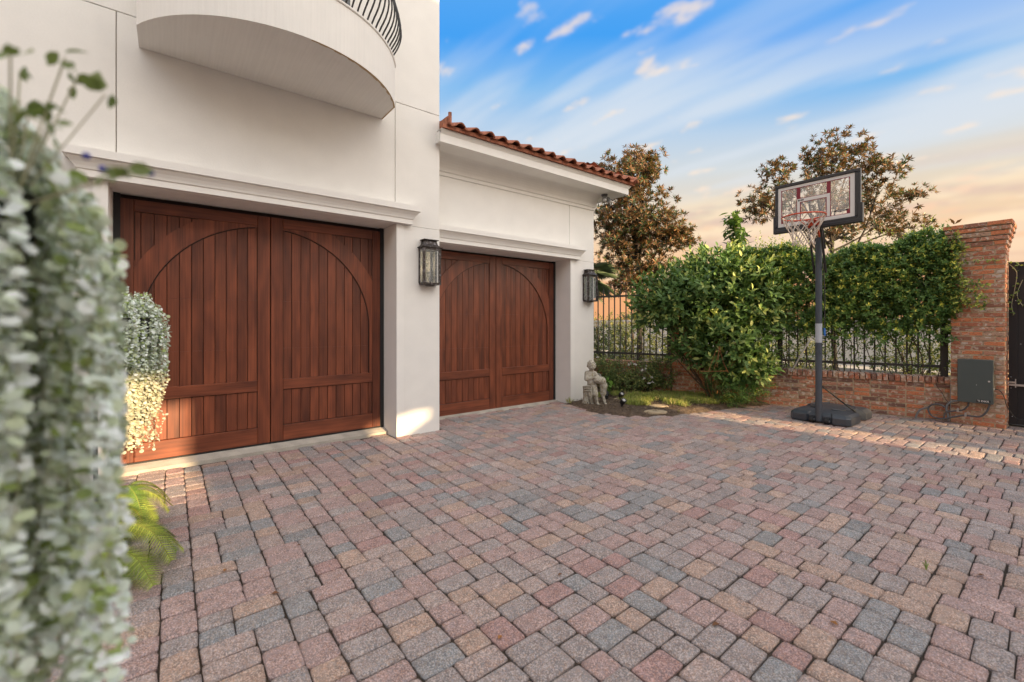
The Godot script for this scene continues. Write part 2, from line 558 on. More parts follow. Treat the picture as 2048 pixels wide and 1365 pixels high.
# ------------------------------------------------------------------ camera, sky, sun
func sky_picture() -> ImageTexture:
	var w := 1536
	var h := 768
	var f := PackedFloat32Array()
	f.resize(w * h * 3)
	var n1 := noise(0.55, 5, 41)
	var n2 := noise(1.6, 5, 42)
	var n3 := noise(0.35, 3, 43)
	var sun := Vector3(sin(deg_to_rad(SUN_AZ)) * cos(deg_to_rad(SUN_EL)), sin(deg_to_rad(SUN_EL)), cos(deg_to_rad(SUN_AZ)) * cos(deg_to_rad(SUN_EL)))
	var stops := [[-2.0, Color(0.80, 0.36, 0.17)], [4.0, Color(0.84, 0.41, 0.19)], [8.0, Color(0.86, 0.57, 0.34)], [13.0, Color(0.74, 0.62, 0.47)], [18.0, Color(0.60, 0.64, 0.66)], [23.0, Color(0.45, 0.58, 0.73)], [28.0, Color(0.20, 0.45, 0.77)], [33.0, Color(0.055, 0.32, 0.80)], [42.0, Color(0.12, 0.37, 0.79)], [58.0, Color(0.45, 0.55, 0.70)], [90.0, Color(0.62, 0.66, 0.70)]]
	for y in h:
		var el := (0.5 - (y + 0.5) / h) * 180.0
		for x in w:
			var az := (x + 0.5) / w * 360.0
			var i := (y * w + x) * 3
			if el < -2.0:
				f[i] = 0.16; f[i + 1] = 0.13; f[i + 2] = 0.11
				continue
			var d := Vector3(sin(deg_to_rad(az)) * cos(deg_to_rad(el)), sin(deg_to_rad(el)), -cos(deg_to_rad(az)) * cos(deg_to_rad(el)))
			var side := smoothstep(45.0, 90.0, az if az < 180.0 else 0.0) * (1.0 - smoothstep(120.0, 170.0, az))
			var e := el + 7.0 * side * smoothstep(14.0, 26.0, el)
			var cc: Color = stops[-1][1]
			for k in stops.size() - 1:
				if e < stops[k + 1][0]:
					cc = (stops[k][1] as Color).lerp(stops[k + 1][1], clampf((e - stops[k][0]) / (stops[k + 1][0] - stops[k][0]), 0, 1))
					break
			# thin veils and drifting flecks, laid on a plane overhead
			var p := Vector2(d.x, d.z) / (d.y + 0.12)
			var r := Vector2(-p.x * 0.1 - p.y * 0.995, p.x * 0.995 - p.y * 0.1)
			var veil := smoothstep(-0.18, 0.42, n1.get_noise_2d(r.x * 0.5, r.y * 2.0) + 0.35 * n2.get_noise_2d(r.x * 0.4, r.y * 2.4) + 0.3 * n3.get_noise_2d(p.x, p.y))
			cc = cc.lerp(Color(0.66, 0.71, 0.77) if el > 12.0 else Color(0.88, 0.70, 0.50), veil * 0.72 * smoothstep(8.0, 20.0, el) * (1.0 - 0.6 * smoothstep(27.0, 36.0, e)))
			var fleck := smoothstep(0.18, 0.5, n2.get_noise_2d(r.x * 1.6, r.y * 3.2) + 0.45 * n3.get_noise_2d(p.x * 1.6 + 9.0, p.y * 1.6))
			var band := smoothstep(3.0, 6.0, el) * (1.0 - smoothstep(11.0, 17.0, el))
			var lo1 := smoothstep(-0.05, 0.25, n1.get_noise_2d(az * 0.05, el * 0.5 + 3.0) + 0.35 * n2.get_noise_2d(az * 0.1, el * 0.6)) * band
			var lo2 := smoothstep(0.0, 0.3, n1.get_noise_2d(az * 0.05 + 0.1, (el + 0.9) * 0.5 + 3.0) + 0.35 * n2.get_noise_2d(az * 0.1, (el + 0.9) * 0.6)) * band
			cc = cc.lerp(Color(0.98, 0.78, 0.54), lo1 * 0.6)
			cc = cc.lerp(Color(0.66, 0.48, 0.42), lo2 * (1.0 - 0.6 * lo1) * 0.65)
			var warm := Color(0.90, 0.74, 0.60).lerp(Color(0.90, 0.52, 0.30), 1.0 - smoothstep(6.0, 18.0, el))
			cc = cc.lerp(warm, fleck * 0.7 * smoothstep(3.0, 9.0, el))
			# the glow round the low sun, behind the unseen shading house
			var g := pow(maxf(0.0, (d.dot(sun) - 0.22) / 0.78), 1.1)
			cc = cc * (1.0 + 1.6 * g)
			cc = cc.lerp(Color(3.3, 2.9, 2.4), 0.85 * g)
			f[i] = cc.r; f[i + 1] = cc.g; f[i + 2] = cc.b
	var im := Image.create_from_data(w, h, false, Image.FORMAT_RGBF, f.to_byte_array())
	return ImageTexture.create_from_image(im)

func view_and_light() -> void:
	var exposure := 2.35
	var cam := Camera3D.new()
	cam.name = "camera"
	add_child(cam)
	var ca := CameraAttributesPhysical.new()
	ca.frustum_near = 0.05
	ca.frustum_far = 400.0
	ca.frustum_focal_length = 15.4
	ca.frustum_focus_distance = 6.0
	ca.exposure_aperture = 2.2
	cam.attributes = ca
	cam.projection = Camera3D.PROJECTION_FRUSTUM
	cam.near = 0.05
	cam.far = 400.0
	cam.size = 2.0 * 682.5 / FOCAL * 0.05
	cam.frustum_offset = Vector2(0, -36.5 / FOCAL * 0.05)
	cam.position = Vector3(0, EYE, 0)
	cam.rotation.y = -deg_to_rad(HEAD)
	cam.current = true
	var e := Environment.new()
	e.background_mode = Environment.BG_SKY
	var sm := PanoramaSkyMaterial.new()
	sm.panorama = sky_picture()
	sm.energy_multiplier = 1.0
	e.sky = Sky.new()
	e.sky.sky_material = sm
	e.background_energy_multiplier = 1.13 / exposure
	e.tonemap_mode = Environment.TONE_MAPPER_LINEAR
	e.tonemap_exposure = exposure
	e.sdfgi_enabled = true
	e.ssao_enabled = true
	e.ssil_enabled = true
	var we := WorldEnvironment.new()
	we.name = "sky"
	we.environment = e
	add_child(we)
	var sun := DirectionalLight3D.new()
	sun.name = "sun"
	sun.light_color = Color(1.0, 0.86, 0.66)
	sun.light_energy = 1.6
	sun.light_angular_distance = 0.7
	sun.shadow_enabled = true
	add_child(sun)
	sun.rotation_degrees = Vector3(-SUN_EL, SUN_AZ, 0)


# ------------------------------------------------------------------ ground and driveway
const EDGE := [Vector2(5.07, -5.1), Vector2(5.03, -4.75), Vector2(4.97, -4.28), Vector2(5.06, -3.99), Vector2(5.285, -3.73), Vector2(5.71, -3.527), Vector2(6.385, -3.365), Vector2(7.02, -3.216), Vector2(7.7, -3.0)]
const BED := [Vector2(0.03, 0.5), Vector2(0.02, 0.4)]

func paver_outline(w: float, h: float) -> PackedVector2Array:
	var o := PackedVector2Array()
	var r := minf(w, h) * 0.13
	for s in [Vector2(-1, -1), Vector2(1, -1), Vector2(1, 1), Vector2(-1, 1)]:
		var corner := Vector2(s.x * w / 2 + rf(-0.003, 0.003), s.y * h / 2 + rf(-0.003, 0.003))
		var rr := r * rf(0.7, 1.5)
		var e1 := corner - Vector2(s.x * rr, 0)
		var e2 := corner - Vector2(0, s.y * rr)
		var m := (e1 + e2) / 2.0 * 0.45 + corner * 0.55
		if s.x * s.y > 0: o.append_array([e2, m, e1])
		else: o.append_array([e1, m, e2])
	return o

func driveway() -> void:
	var g := MB.new()
	g.q(Vector3(-180, -0.14, -220), Vector3(220, -0.14, -220), Vector3(220, -0.14, 180), Vector3(-180, -0.14, 180), Vector3.UP)
	struct("ground", g, M.earth)
	var bed := MB.new()
	bed.q(Vector3(-1.6, -0.016, -5.6), Vector3(8.6, -0.016, -5.6), Vector3(8.6, -0.016, 3.2), Vector3(-1.6, -0.016, 3.2), Vector3.UP)
	var drive := struct("driveway", bed, M.sand)
	var area := PackedVector2Array([Vector2(-1.5, 3.0), Vector2(8.5, 3.0), Vector2(8.5, -0.47), Vector2(8.36, -1.05), Vector2(7.74, -2.98)])
	var rev := EDGE.duplicate()
	rev.reverse()
	for p: Vector2 in rev.slice(1): area.append(p)
	area.append_array([Vector2(5.16, -5.12), Vector2(5.16, -5.33), Vector2(2.7, -5.33), Vector2(2.7, -5.12), Vector2(2.62, -4.82), Vector2(2.05, -4.82), Vector2(2.05, -5.05), Vector2(-0.4, -5.05), Vector2(-0.4, -4.82), Vector2(-1.5, -4.82)])
	var ux := 0.0645
	var uz := 0.0585
	# three worn shapes of each size
	var shapes := {}
	for k in [[2, 2], [3, 2], [2, 3]]:
		for s in 3:
			shapes[[k[0], k[1], s]] = paver_outline(k[0] * ux - 0.0058, k[1] * uz - 0.0058)
	var meshes := {}
	for k in shapes:
		var mb := MB.new()
		mb.slab(shapes[k], 0.06, 0.011, 0.008)
		meshes[k] = mb.mesh()
	var all := []
	var strips := int(ceil(10.2 / (5 * ux)))
	for s in strips:
		var x0 := -1.52 + s * 5 * ux
		var z := 3.05 - rng.randi_range(0, 5) * uz * 0.5 - (s % 2) * uz
		while z > -5.6:
			var left := 2 if rng.randf() < 0.5 else 3
			var rows := []     # [width, height] columns of this run
			var h: int = [4, 6, 6, 8, 2][rng.randi_range(0, 4)]
			for side in 2:
				var wide := left if side == 0 else 5 - left
				var xx := x0 + (0.0 if side == 0 else left * ux)
				var list := []
				if wide == 3:
					for i in h / 2: list.append(2)
				else:
					list = {2: [2], 4: [2, 2], 6: [3, 3], 8: [3, 2, 3]}[h]
					if h == 6 and rng.randf() < 0.4: list = [2, 2, 2]
				var zz := z
				for d in list:
					all.append([xx + wide * ux / 2, zz - d * uz / 2, wide, d])
					zz -= d * uz
			z -= h * uz
	var kept := []
	for p in all:
		if Geometry2D.is_point_in_polygon(Vector2(p[0], p[1]), area):
			var to := Vector2(p[0], p[1])
			var a := deg_to_rad(HEAD)
			var fwd := to.x * sin(a) - to.y * cos(a)
			var side := to.x * cos(a) + to.y * sin(a)
			var seen := fwd > 1.0 and absf(side) < fwd * 1.2 and side > -0.95 * fwd
			kept.append([to.length() if seen else 100.0 + to.length(), p])
	kept.sort_custom(func(x, y): return x[0] < y[0])
	var rest := MB.new()
	for i in kept.size():
		var p: Array = kept[i][1]
		var u := rng.randf()
		var tone := 0
		while tone < 5 and u > M.paver_share[tone]:
			u -= M.paver_share[tone]
			tone += 1
		var k := [p[2], p[3], rng.randi_range(0, 2)]
		var b := Basis(Vector3.RIGHT, -PI / 2)
		if rng.randf() < 0.5: b = Basis(Vector3.UP, PI) * b
		b = Basis(Vector3(rf(-1, 1), 0, rf(-1, 1)).normalized(), rf(0, 0.012)) * b
		var tr := Transform3D(b, Vector3(p[0] + rf(-0.002, 0.002), rf(-0.003, 0.002), p[1] + rf(-0.002, 0.002)))
		if i < 300:
			obj("paver", meshes[k], M["paver%d" % tone], drive, tr)
		else:
			rest.t = tr
			var k2 := rf(0.88, 1.12)
			var tc: Color = M.paver_tones[tone]
			rest.col = Color(tc.r * k2, tc.g * k2, tc.b * k2)
			rest.slab(shapes[k], 0.03, 0.011, 0.008)
	stuff(obj("pavers_beyond", rest, M.paver_mix, drive))


# ------------------------------------------------------------------ house
const LINTEL := [[0.0, 0.0], [0.073, 0.0], [0.073, 0.054], [0.083, 0.057], [0.091, 0.078], [0.105, 0.103], [0.122, 0.124], [0.128, 0.136], [0.128, 0.142], [0.146, 0.142], [0.146, 0.206], [0.0, 0.232]]

func profile(list: Array, y: float) -> Array:
	var out := []
	for p in list: out.append(Vector2(p[0], p[1] + y))
	return out

func garage_bay(house: Node3D, cx: float, wall_z: float, half: float, dy: float, depth: float) -> void:
	var zf := wall_z - depth            # face of the door's frame pieces
	var top := 2.466 + dy
	# entablature over the opening
	var li := MB.new()
	var l := cx - half - 0.1
	var r := cx + half + 0.1
	li.sweep([Vector3(l, 0, wall_z - 0.02), Vector3(l, 0, wall_z), Vector3(r, 0, wall_z), Vector3(r, 0, wall_z - 0.02)], [Vector3(-1, 0, 0), Vector3(-1, 0, 1), Vector3(1, 0, 1), Vector3(1, 0, 0)], profile(LINTEL, top), false)
	obj("lintel_moulding", li, M.trim, house)
	for s in [-1, 1]:
		var pl := MB.new()
		var x0: float = cx + s * half
		pl.box(Vector3(minf(x0, x0 + s * 0.09), -0.1, wall_z - 0.004), Vector3(maxf(x0, x0 + s * 0.09), top - 0.003, wall_z + 0.014))
		obj("pilaster", pl, M.trim, house)
	# threshold slab sloping out of the bay
	var ap := MB.new()
	var sl := PackedVector2Array([Vector2(-(zf - 0.03), -0.1), Vector2(-(zf + 0.135), -0.1), Vector2(-(zf + 0.135), 0.022 + dy * 0.4), Vector2(-(zf + 0.06), 0.042 + dy * 0.4), Vector2(-(zf - 0.03), 0.056 + dy * 0.4)])
	ap.t = Transform3D(Basis(Vector3.UP, PI / 2), Vector3(cx - half + 0.002, 0, 0))
	ap.prism(sl, 0.0, half * 2 - 0.004)
	obj("threshold", ap, M.concrete, house)
	# the door
	var y0 := 0.066 + dy * 0.6
	var y1 := 2.428 + dy
	var w := half - 0.03
	var back := MB.new()
	back.box(Vector3(cx - half, y0, zf - 0.075), Vector3(cx + half, top + 0.2, zf - 0.05))
	var door := obj("garage_door", back, M.wood_dark, house)
	for s in [-1, 1]:
		var ws := MB.new()
		var e: float = cx + s * (half - 0.004)
		ws.box(Vector3(minf(e, e - s * 0.045), y0 - 0.03, zf - 0.05), Vector3(maxf(e, e - s * 0.045), top, zf + 0.006))
		obj("weather_strip", ws, M.rubber, door)
	var sweep := MB.new()
	sweep.box(Vector3(cx - w, y0 - 0.02, zf - 0.04), Vector3(cx + w, y0 - 0.001, zf + 0.004))
	obj("bottom_seal", sweep, M.rubber, door)
	var joints := [0.235 + dy * 0.6, 0.61 + dy, 1.048 + dy, 1.548 + dy, 2.087 + dy, 2.34 + dy]
	var tall := {}
	for s in [-1, 1]:
		var n := 11
		var xa := 0.112
		var pitch := (w - 0.065 - xa) / n
		for i in n:
			for j in 5:
				var yb: float = joints[j] + (0.0012 if j < 2 else 0.0005)
				var yt: float = joints[j + 1] - (0.0012 if j == 0 else 0.0005)
				if not tall.has(j):
					var pm := MB.new()
					var hw := pitch / 2 - 0.0016
					var hl := yt - yb
					pm.q(Vector3(-hw + 0.0015, 0, 0), Vector3(hw - 0.0015, 0, 0), Vector3(hw - 0.0015, hl, 0), Vector3(-hw + 0.0015, hl, 0), Vector3(0, 0, 1))
					for e in [-1.0, 1.0]:
						pm.q(Vector3(e * (hw - 0.0015), 0, 0), Vector3(e * hw, 0, -0.006), Vector3(e * hw, hl, -0.006), Vector3(e * (hw - 0.0015), hl, 0), Vector3(e, 0, 1))
						pm.q(Vector3(e * hw, 0, -0.006), Vector3(e * hw, 0, -0.03), Vector3(e * hw, hl, -0.03), Vector3(e * hw, hl, -0.006), Vector3(e, 0, 0))
					for e in [0.0, hl]:
						pm.q(Vector3(-hw, e, -0.006), Vector3(hw, e, -0.006), Vector3(hw, e, -0.03), Vector3(-hw, e, -0.03), Vector3(0, e - 0.01, 0))
					tall[j] = pm.mesh()
				var x: float = cx + s * (xa + (i + 0.5) * pitch)
				obj("plank", tall[j], M["wood%d" % ((i * 7 + (0 if j == 0 else 2) + (3 if s > 0 else 0)) % 4)], door, Transform3D(Basis(), Vector3(x, yb, zf - 0.016)))
		# frame pieces stand proud of the planks
		var pieces := [["stile", 0.004, 0.118, y0, y1, 0], ["stile", w - 0.11, w, y0, y1, 1], ["rail", 0.119, w - 0.111, y1 - 0.105, y1, 4], ["rail", 0.119, w - 0.111, 0.61 + dy, 0.722 + dy, 4], ["rail", 0.119, w - 0.111, y0, y0 + 0.165, 4]]
		for p in pieces:
			var f := MB.new()
			var xl: float = cx + minf(s * p[1], s * p[2])
			var xr: float = cx + maxf(s * p[1], s * p[2])
			f.cbox(Vector3(xl, p[3], zf - 0.034), Vector3(xr, p[4], zf), 0.004)
			obj(p[0], f, M.wood_across if p[5] == 4 else M["wood%d" % p[5]], door)
		# the arched band
		var ring := PackedVector2Array()
		var rc := 1.265 + dy
		var ri := w - 0.147
		var ro := ri + 0.168
		ring.append(Vector2(ri, 0.5))
		for k in 25:
			var a := PI / 2 * k / 24
			ring.append(Vector2(cos(a) * ri, rc + sin(a) * ri))
		for k in 25:
			var a := PI / 2 * (1.0 - k / 24.0)
			ring.append(Vector2(cos(a) * ro, rc + sin(a) * ro))
		ring.append(Vector2(ro, 0.5))
		var frame := PackedVector2Array([Vector2(0.1195, 0.7235 + dy), Vector2(w - 0.1115, 0.7235 + dy), Vector2(w - 0.1115, y1 - 0.1065), Vector2(0.1195, y1 - 0.1065)])
		for part in Geometry2D.intersect_polygons(ring, frame):
			if Geometry2D.is_polygon_clockwise(part): continue
			var am := MB.new()
			var pp := PackedVector2Array()
			for q in part: pp.append(Vector2(cx + s * q.x, q.y))
			am.prism(pp, zf - 0.034, zf - 0.001)
			obj("arch_band", am, M.wood2, door)
		var gl := MB.new()
		for k in 24:
			var a0 := PI / 2 * k / 24
			var a1 := PI / 2 * (k + 1) / 24
			var i0 := Vector2(cos(a0), sin(a0))
			var i1 := Vector2(cos(a1), sin(a1))
			if i1.x * ri < 0.118: break
			gl.q(Vector3(cx + s * i0.x * ri, rc + i0.y * ri, zf - 0.0145), Vector3(cx + s * i1.x * ri, rc + i1.y * ri, zf - 0.0145), Vector3(cx + s * i1.x * (ri - 0.010), rc + i1.y * (ri - 0.010), zf - 0.0145), Vector3(cx + s * i0.x * (ri - 0.010), rc + i0.y * (ri - 0.010), zf - 0.0145), Vector3(0, 0, 1))
		for e in [[0.1185, 0.1245, 0.7225 + dy, rc + ri], [ri - 0.010, ri, 0.7225 + dy, rc], [w - 0.118, w - 0.1115, rc + 0.62, y1 - 0.106], [0.62, w - 0.118, y1 - 0.112, y1 - 0.1055], [0.1185, 0.1245, y0 + 0.166, 0.609 + dy], [w - 0.117, w - 0.1115, y0 + 0.166, 0.609 + dy], [0.1246, w - 0.1171, 0.604 + dy, 0.6095 + dy]]:
			gl.q(Vector3(cx + s * e[0], e[2], zf - 0.0143), Vector3(cx + s * e[1], e[2], zf - 0.0143), Vector3(cx + s * e[1], e[3], zf - 0.0143), Vector3(cx + s * e[0], e[3], zf - 0.0143), Vector3(0, 0, 1))
		obj("routed_groove", gl, M.wood_dark, door)


func panel(house: Node3D, lo: Vector2, hi: Vector2, z: float) -> void:
	var m := MB.new()
	m.cbox(Vector3(lo.x, lo.y, z - 0.014), Vector3(hi.x, hi.y, z), 0.002)
	obj("stucco_panel", m, M.stucco, house)

func house() -> void:
	var h := thing("house", "cream stucco house with curved balcony, two arched wooden garage doors and clay tiled wing", "house", Vector3.ZERO)
	# two-storey block
	var w := MB.new()
	w.box(Vector3(-5, -0.3, -11), Vector3(2.603, 8, Z1 - 0.62))
	w.box(Vector3(-5, -0.3, Z1 - 0.62), Vector3(-0.4, 8, Z1 - 0.014))
	w.box(Vector3(2.053, -0.3, Z1 - 0.62), Vector3(2.603, 8, Z1 - 0.014))
	w.box(Vector3(-0.4, 2.47, Z1 - 0.62), Vector3(2.053, 8, Z1 - 0.014))
	obj("wall", w, M.stucco, h)
	var jn := MB.new()
	jn.box(Vector3(-0.36, 2.7, Z1 - 0.0135), Vector3(-0.344, 3.88, Z1 - 0.0125))
	jn.box(Vector3(2.033, 2.7, Z1 - 0.0135), Vector3(2.049, 3.88, Z1 - 0.0125))
	jn.box(Vector3(-5, 3.862, Z1 - 0.0138), Vector3(2.6, 3.878, Z1 - 0.0128))
	obj("joint_filler", jn, M.joint, h)
	panel(h, Vector2(-5, -0.2), Vector2(-0.4, 2.46), Z1)
	panel(h, Vector2(-5, 2.463), Vector2(-0.3555, 3.8665), Z1)
	panel(h, Vector2(-0.3485, 2.463), Vector2(2.0375, 3.8665), Z1)
	panel(h, Vector2(2.0445, 2.463), Vector2(2.615, 3.8665), Z1)
	panel(h, Vector2(2.053, -0.2), Vector2(2.615, 2.46), Z1)
	panel(h, Vector2(-5, 3.8735), Vector2(2.615, 8), Z1)
	garage_bay(h, 0.826, Z1, 1.227, 0.0, 0.369)
	# wing
	w = MB.new()
	w.box(Vector3(2.61, -0.3, -11), Vector3(5.748, 3.6, Z2 - 0.62))
	w.box(Vector3(2.61, -0.3, Z2 - 0.62), Vector3(2.68, 3.6, Z2 - 0.014))
	w.box(Vector3(5.18, -0.3, Z2 - 0.62), Vector3(5.748, 3.6, Z2 - 0.014))
	w.box(Vector3(2.68, 2.36, Z2 - 0.62), Vector3(5.18, 3.6, Z2 - 0.014))
	obj("wall", w, M.stucco, h)
	panel(h, Vector2(2.61, 2.36), Vector2(5.166, 3.255), Z2)
	panel(h, Vector2(5.172, 2.36), Vector2(5.76, 3.255), Z2)
	panel(h, Vector2(5.18, -0.2), Vector2(5.76, 2.357), Z2)
	w = MB.new()
	w.box(Vector3(5.7475, -0.2, -11), Vector3(5.76, 3.255, Z2 - 0.0145))
	obj("stucco_panel", w, M.stucco, h)
	garage_bay(h, 3.93, Z2, 1.25, -0.1, 0.345)
	# cornice under the eaves, carried round the corner
	var co := MB.new()
	var pr := [Vector2(0, 3.25), Vector2(0.016, 3.25), Vector2(0.016, 3.296), Vector2(0.022, 3.298), Vector2(0.022, 3.303), Vector2(0.034, 3.303)]
	for k in 9:
		var a := PI / 2 * k / 8
		pr.append(Vector2(0.034 + 0.105 * (1 - cos(a)), 3.31 + 0.2 * sin(a)))
	pr.append(Vector2(0.139, 3.512))
	co.sweep([Vector3(2.61, 0, Z2), Vector3(5.76, 0, Z2), Vector3(5.76, 0, -11)], [Vector3(0, 0, 1), Vector3(1, 0, 1), Vector3(1, 0, 0)], pr, false)
	obj("cornice", co, M.stucco, h)
	var so := MB.new()
	so.box(Vector3(2.617, 3.51, -11), Vector3(6.15, 3.53, Z2 + 0.39))
	so.box(Vector3(2.557, 3.511, Z1 + 0.002), Vector3(2.6165, 3.64, Z2 + 0.389))
	obj("soffit", so, M.trim, h)
	var fa := MB.new()
	fa.sweep([Vector3(2.556, 0, -4.685), Vector3(6.175, 0, -4.685), Vector3(6.175, 0, -11)], [Vector3(0, 0, 1), Vector3(1, 0, 1), Vector3(1, 0, 0)], [Vector2(-0.03, 3.505), Vector2(0, 3.505), Vector2(0, 3.60), Vector2(0.03, 3.645), Vector2(0.03, 3.655), Vector2(-0.1, 3.655)], false)
	obj("fascia", fa, M.trim, h)
	# roof deck, clay closure strip and tiles
	var pitch := 0.40
	var rd := MB.new()
	var e0 := Vector3(2.61, 3.655, -4.62)
	var ec := Vector3(6.24, 3.655, -4.62)
	var up := Vector3(3.63, 3.655 + 2.6 * pitch, -7.22)
	rd.q(e0, ec, up, Vector3(2.61, up.y, -7.22), Vector3(0, 1, 0.3))
	rd.q(ec, Vector3(6.24, 3.655, -11), Vector3(3.63, up.y, -11), up, Vector3(0.3, 1, 0))
	rd.q(Vector3(2.61, up.y, -7.22), up, Vector3(3.63, up.y, -11), Vector3(2.61, up.y, -11), Vector3.UP)
	var roof := obj("roof", rd, M.clay, h)
	for s in 17:
		var cs := MB.new()
		cs.box(Vector3(2.615 + s * 0.215 - (0.055 if s == 0 else 0.0), 3.656, -4.645), Vector3(2.615 + s * 0.215 + 0.211, 3.702 + (s % 3) * 0.004, -4.628))
		obj("eave_closure", cs, M.clay, roof)
	var tile := MB.new()
	var prof := []
	for k in 15:
		var u := k / 14.0
		var yy := 0.0
		if u < 0.42: yy = -0.016 * sin(PI * u / 0.42)
		else: yy = 0.040 * sin(PI * (u - 0.42) / 0.58)
		prof.append(Vector2(u * 0.235, yy))
	for k in 14:
		var a: Vector2 = prof[k]
		var b: Vector2 = prof[k + 1]
		var up2 := Vector3(-(b.y - a.y), b.x - a.x, 0)
		tile.q(Vector3(a.x, a.y + 0.014, 0), Vector3(b.x, b.y + 0.014, 0), Vector3(b.x, b.y + 0.006, -0.42), Vector3(a.x, a.y + 0.006, -0.42), up2)
		tile.q(Vector3(a.x, a.y, 0), Vector3(b.x, b.y, 0), Vector3(b.x, b.y - 0.008, -0.42), Vector3(a.x, a.y - 0.008, -0.42), -up2)
		tile.q(Vector3(a.x, a.y, 0), Vector3(b.x, b.y, 0), Vector3(b.x, b.y + 0.014, 0), Vector3(a.x, a.y + 0.014, 0), Vector3(0, 0, 1))
	var tm := tile.mesh()
	for row in 6:
		for s in 17:
			var x := 2.62 + s * 0.215
			var back := 0.36 * row
			if x + 0.12 > 6.30 - back: continue
			var b := Basis(Vector3.RIGHT, atan(pitch) - 0.03) * Basis(Vector3.FORWARD, rf(-0.02, 0.02))
			obj("roof_tile", tm, M.clay, roof, Transform3D(b, Vector3(x, 3.70 + back * pitch + rf(-0.003, 0.004), -4.575 - back + rf(-0.012, 0.012))))
	for row in 11:
		for e in 3:
			var z := -4.78 - row * 0.215 - 0.1
			var back := 0.36 * e
			if z > -4.62 - back: continue
			var b := Basis(Vector3.UP, PI / 2) * Basis(Vector3.RIGHT, atan(pitch) - 0.03)
			obj("roof_tile", tm, M.clay, roof, Transform3D(b, Vector3(6.285 - back, 3.70 + back * pitch, z + 0.2)))
	for k in 7:
		var hp := MB.new()
		var d := 0.36 * k
		var dir := Vector3(-1, pitch, -1).normalized()
		var p := Vector3(6.27 - d * 0.72, 3.735 + d * 0.72 * pitch, -4.60 - d * 0.72)
		hp.tube([p, p + dir * 0.43], [0.062, 0.05], 9)
		obj("hip_tile", hp, M.clay, roof)
	var rk := MB.new()
	rk.tube([Vector3(2.64, 3.70, -4.60), Vector3(2.64, 3.84, -4.60)], 0.022, 8)
	rk.box(Vector3(2.617, 3.70, -5.2), Vector3(2.63, 3.80, -4.62))
	obj("wall_flashing", rk, M.clay, roof)
	balcony(h)

func balcony(h: Node3D) -> void:
	var c := Vector2(0.84, 0.0)
	var o := PackedVector2Array()
	var rad := 1.173
	var cz := -3.81 - rad
	var a0 := asin(1.05 / rad)
	var path := []
	var outs := []
	path.append(Vector3(c.x - 1.05, 0, Z1 + 0.002))
	outs.append(Vector3(-1, 0, 0))
	path.append(Vector3(c.x - 1.05, 0, -4.462))
	outs.append(Vector3(-1, 0, 0.45))
	for k in range(1, 40):
		var a := -a0 + 2 * a0 * k / 40.0
		path.append(Vector3(c.x + sin(a) * rad, 0, cz + cos(a) * rad))
		outs.append(Vector3(sin(a), 0, cos(a)))
	path.append(Vector3(c.x + 1.05, 0, -4.462))
	outs.append(Vector3(1, 0, 0.45))
	path.append(Vector3(c.x + 1.05, 0, Z1 + 0.002))
	outs.append(Vector3(1, 0, 0))
	for p: Vector3 in path: o.append(Vector2(p.x, p.z))
	var under := MB.new()
	under.t = Transform3D(Basis(Vector3.RIGHT, Vector3(0, 0, 1), Vector3(0, -1, 0)), Vector3.ZERO)
	under.prism(o, -4.055, -3.625)
	var bal := obj("balcony", under, M.stucco_streaked, h)
	var lip := MB.new()
	lip.sweep(path, outs, [Vector2(-0.03, 4.05), Vector2(0.008, 4.05), Vector2(0.012, 4.056), Vector2(0.012, 4.068), Vector2(-0.03, 4.075)], false)
	obj("coping", lip, M.trim, bal)
	# a rust-brown drip stain along the lower arris
	var st := MB.new()
	for k in range(22, 42):
		var w := 0.012 + 0.02 * absf(sin(k * 1.7)) * (1.0 - absf(k - 31) / 12.0)
		if w < 0.006: continue
		var p0: Vector3 = path[k]
		var p1: Vector3 = path[k + 1]
		st.q(p0 + Vector3(0, 3.622, 0), p1 + Vector3(0, 3.622, 0), p1 - outs[k + 1] * w + Vector3(0, 3.622, 0), p0 - outs[k] * w + Vector3(0, 3.622, 0), Vector3.DOWN)
	obj("drip_stain", st, M.stain, bal)
	# iron railing: rails and bellied bars
	var low := []
	var high := []
	for k in path.size():
		low.append(path[k] - outs[k].normalized() * 0.05 + Vector3(0, 4.105, 0))
		high.append(path[k] - outs[k].normalized() * 0.05 + Vector3(0, 5.05, 0))
	var rl := MB.new()
	rl.tube(low, 0.013, 6)
	obj("rail", rl, M.iron_grey, bal)
	rl = MB.new()
	rl.tube(high, 0.02, 6)
	obj("rail", rl, M.iron_grey, bal)
	for k in range(0, 42):
		var b := MB.new()
		var out: Vector3 = outs[k].normalized()
		var base: Vector3 = low[k]
		var pts := []
		for e in [[0.0, 0.0], [0.07, 0.035], [0.16, 0.085], [0.28, 0.115], [0.42, 0.10], [0.58, 0.05], [0.75, 0.01], [0.945, 0.0]]:
			pts.append(base + out * e[1] + Vector3.UP * e[0])
		b.tube(curve(pts, 2), 0.0085, 5, false)
		obj("baluster", b, M.iron, bal)
	# french window behind the railing
	var fw := MB.new()
	fw.box(Vector3(0.1, 4.1, Z1 + 0.001), Vector3(1.58, 6.3, Z1 + 0.03))
	var wd := obj("window", fw, M.trim, h)
	for s in 2:
		var gp := MB.new()
		gp.box(Vector3(0.16 + s * 0.7, 4.2, Z1 + 0.031), Vector3(0.16 + s * 0.7 + 0.66, 6.22, Z1 + 0.036))
		obj("glass", gp, flat_mat(Color(0.05, 0.06, 0.07), 0.05), wd)


# ------------------------------------------------------------------ brickwork
var brick_shapes := {}

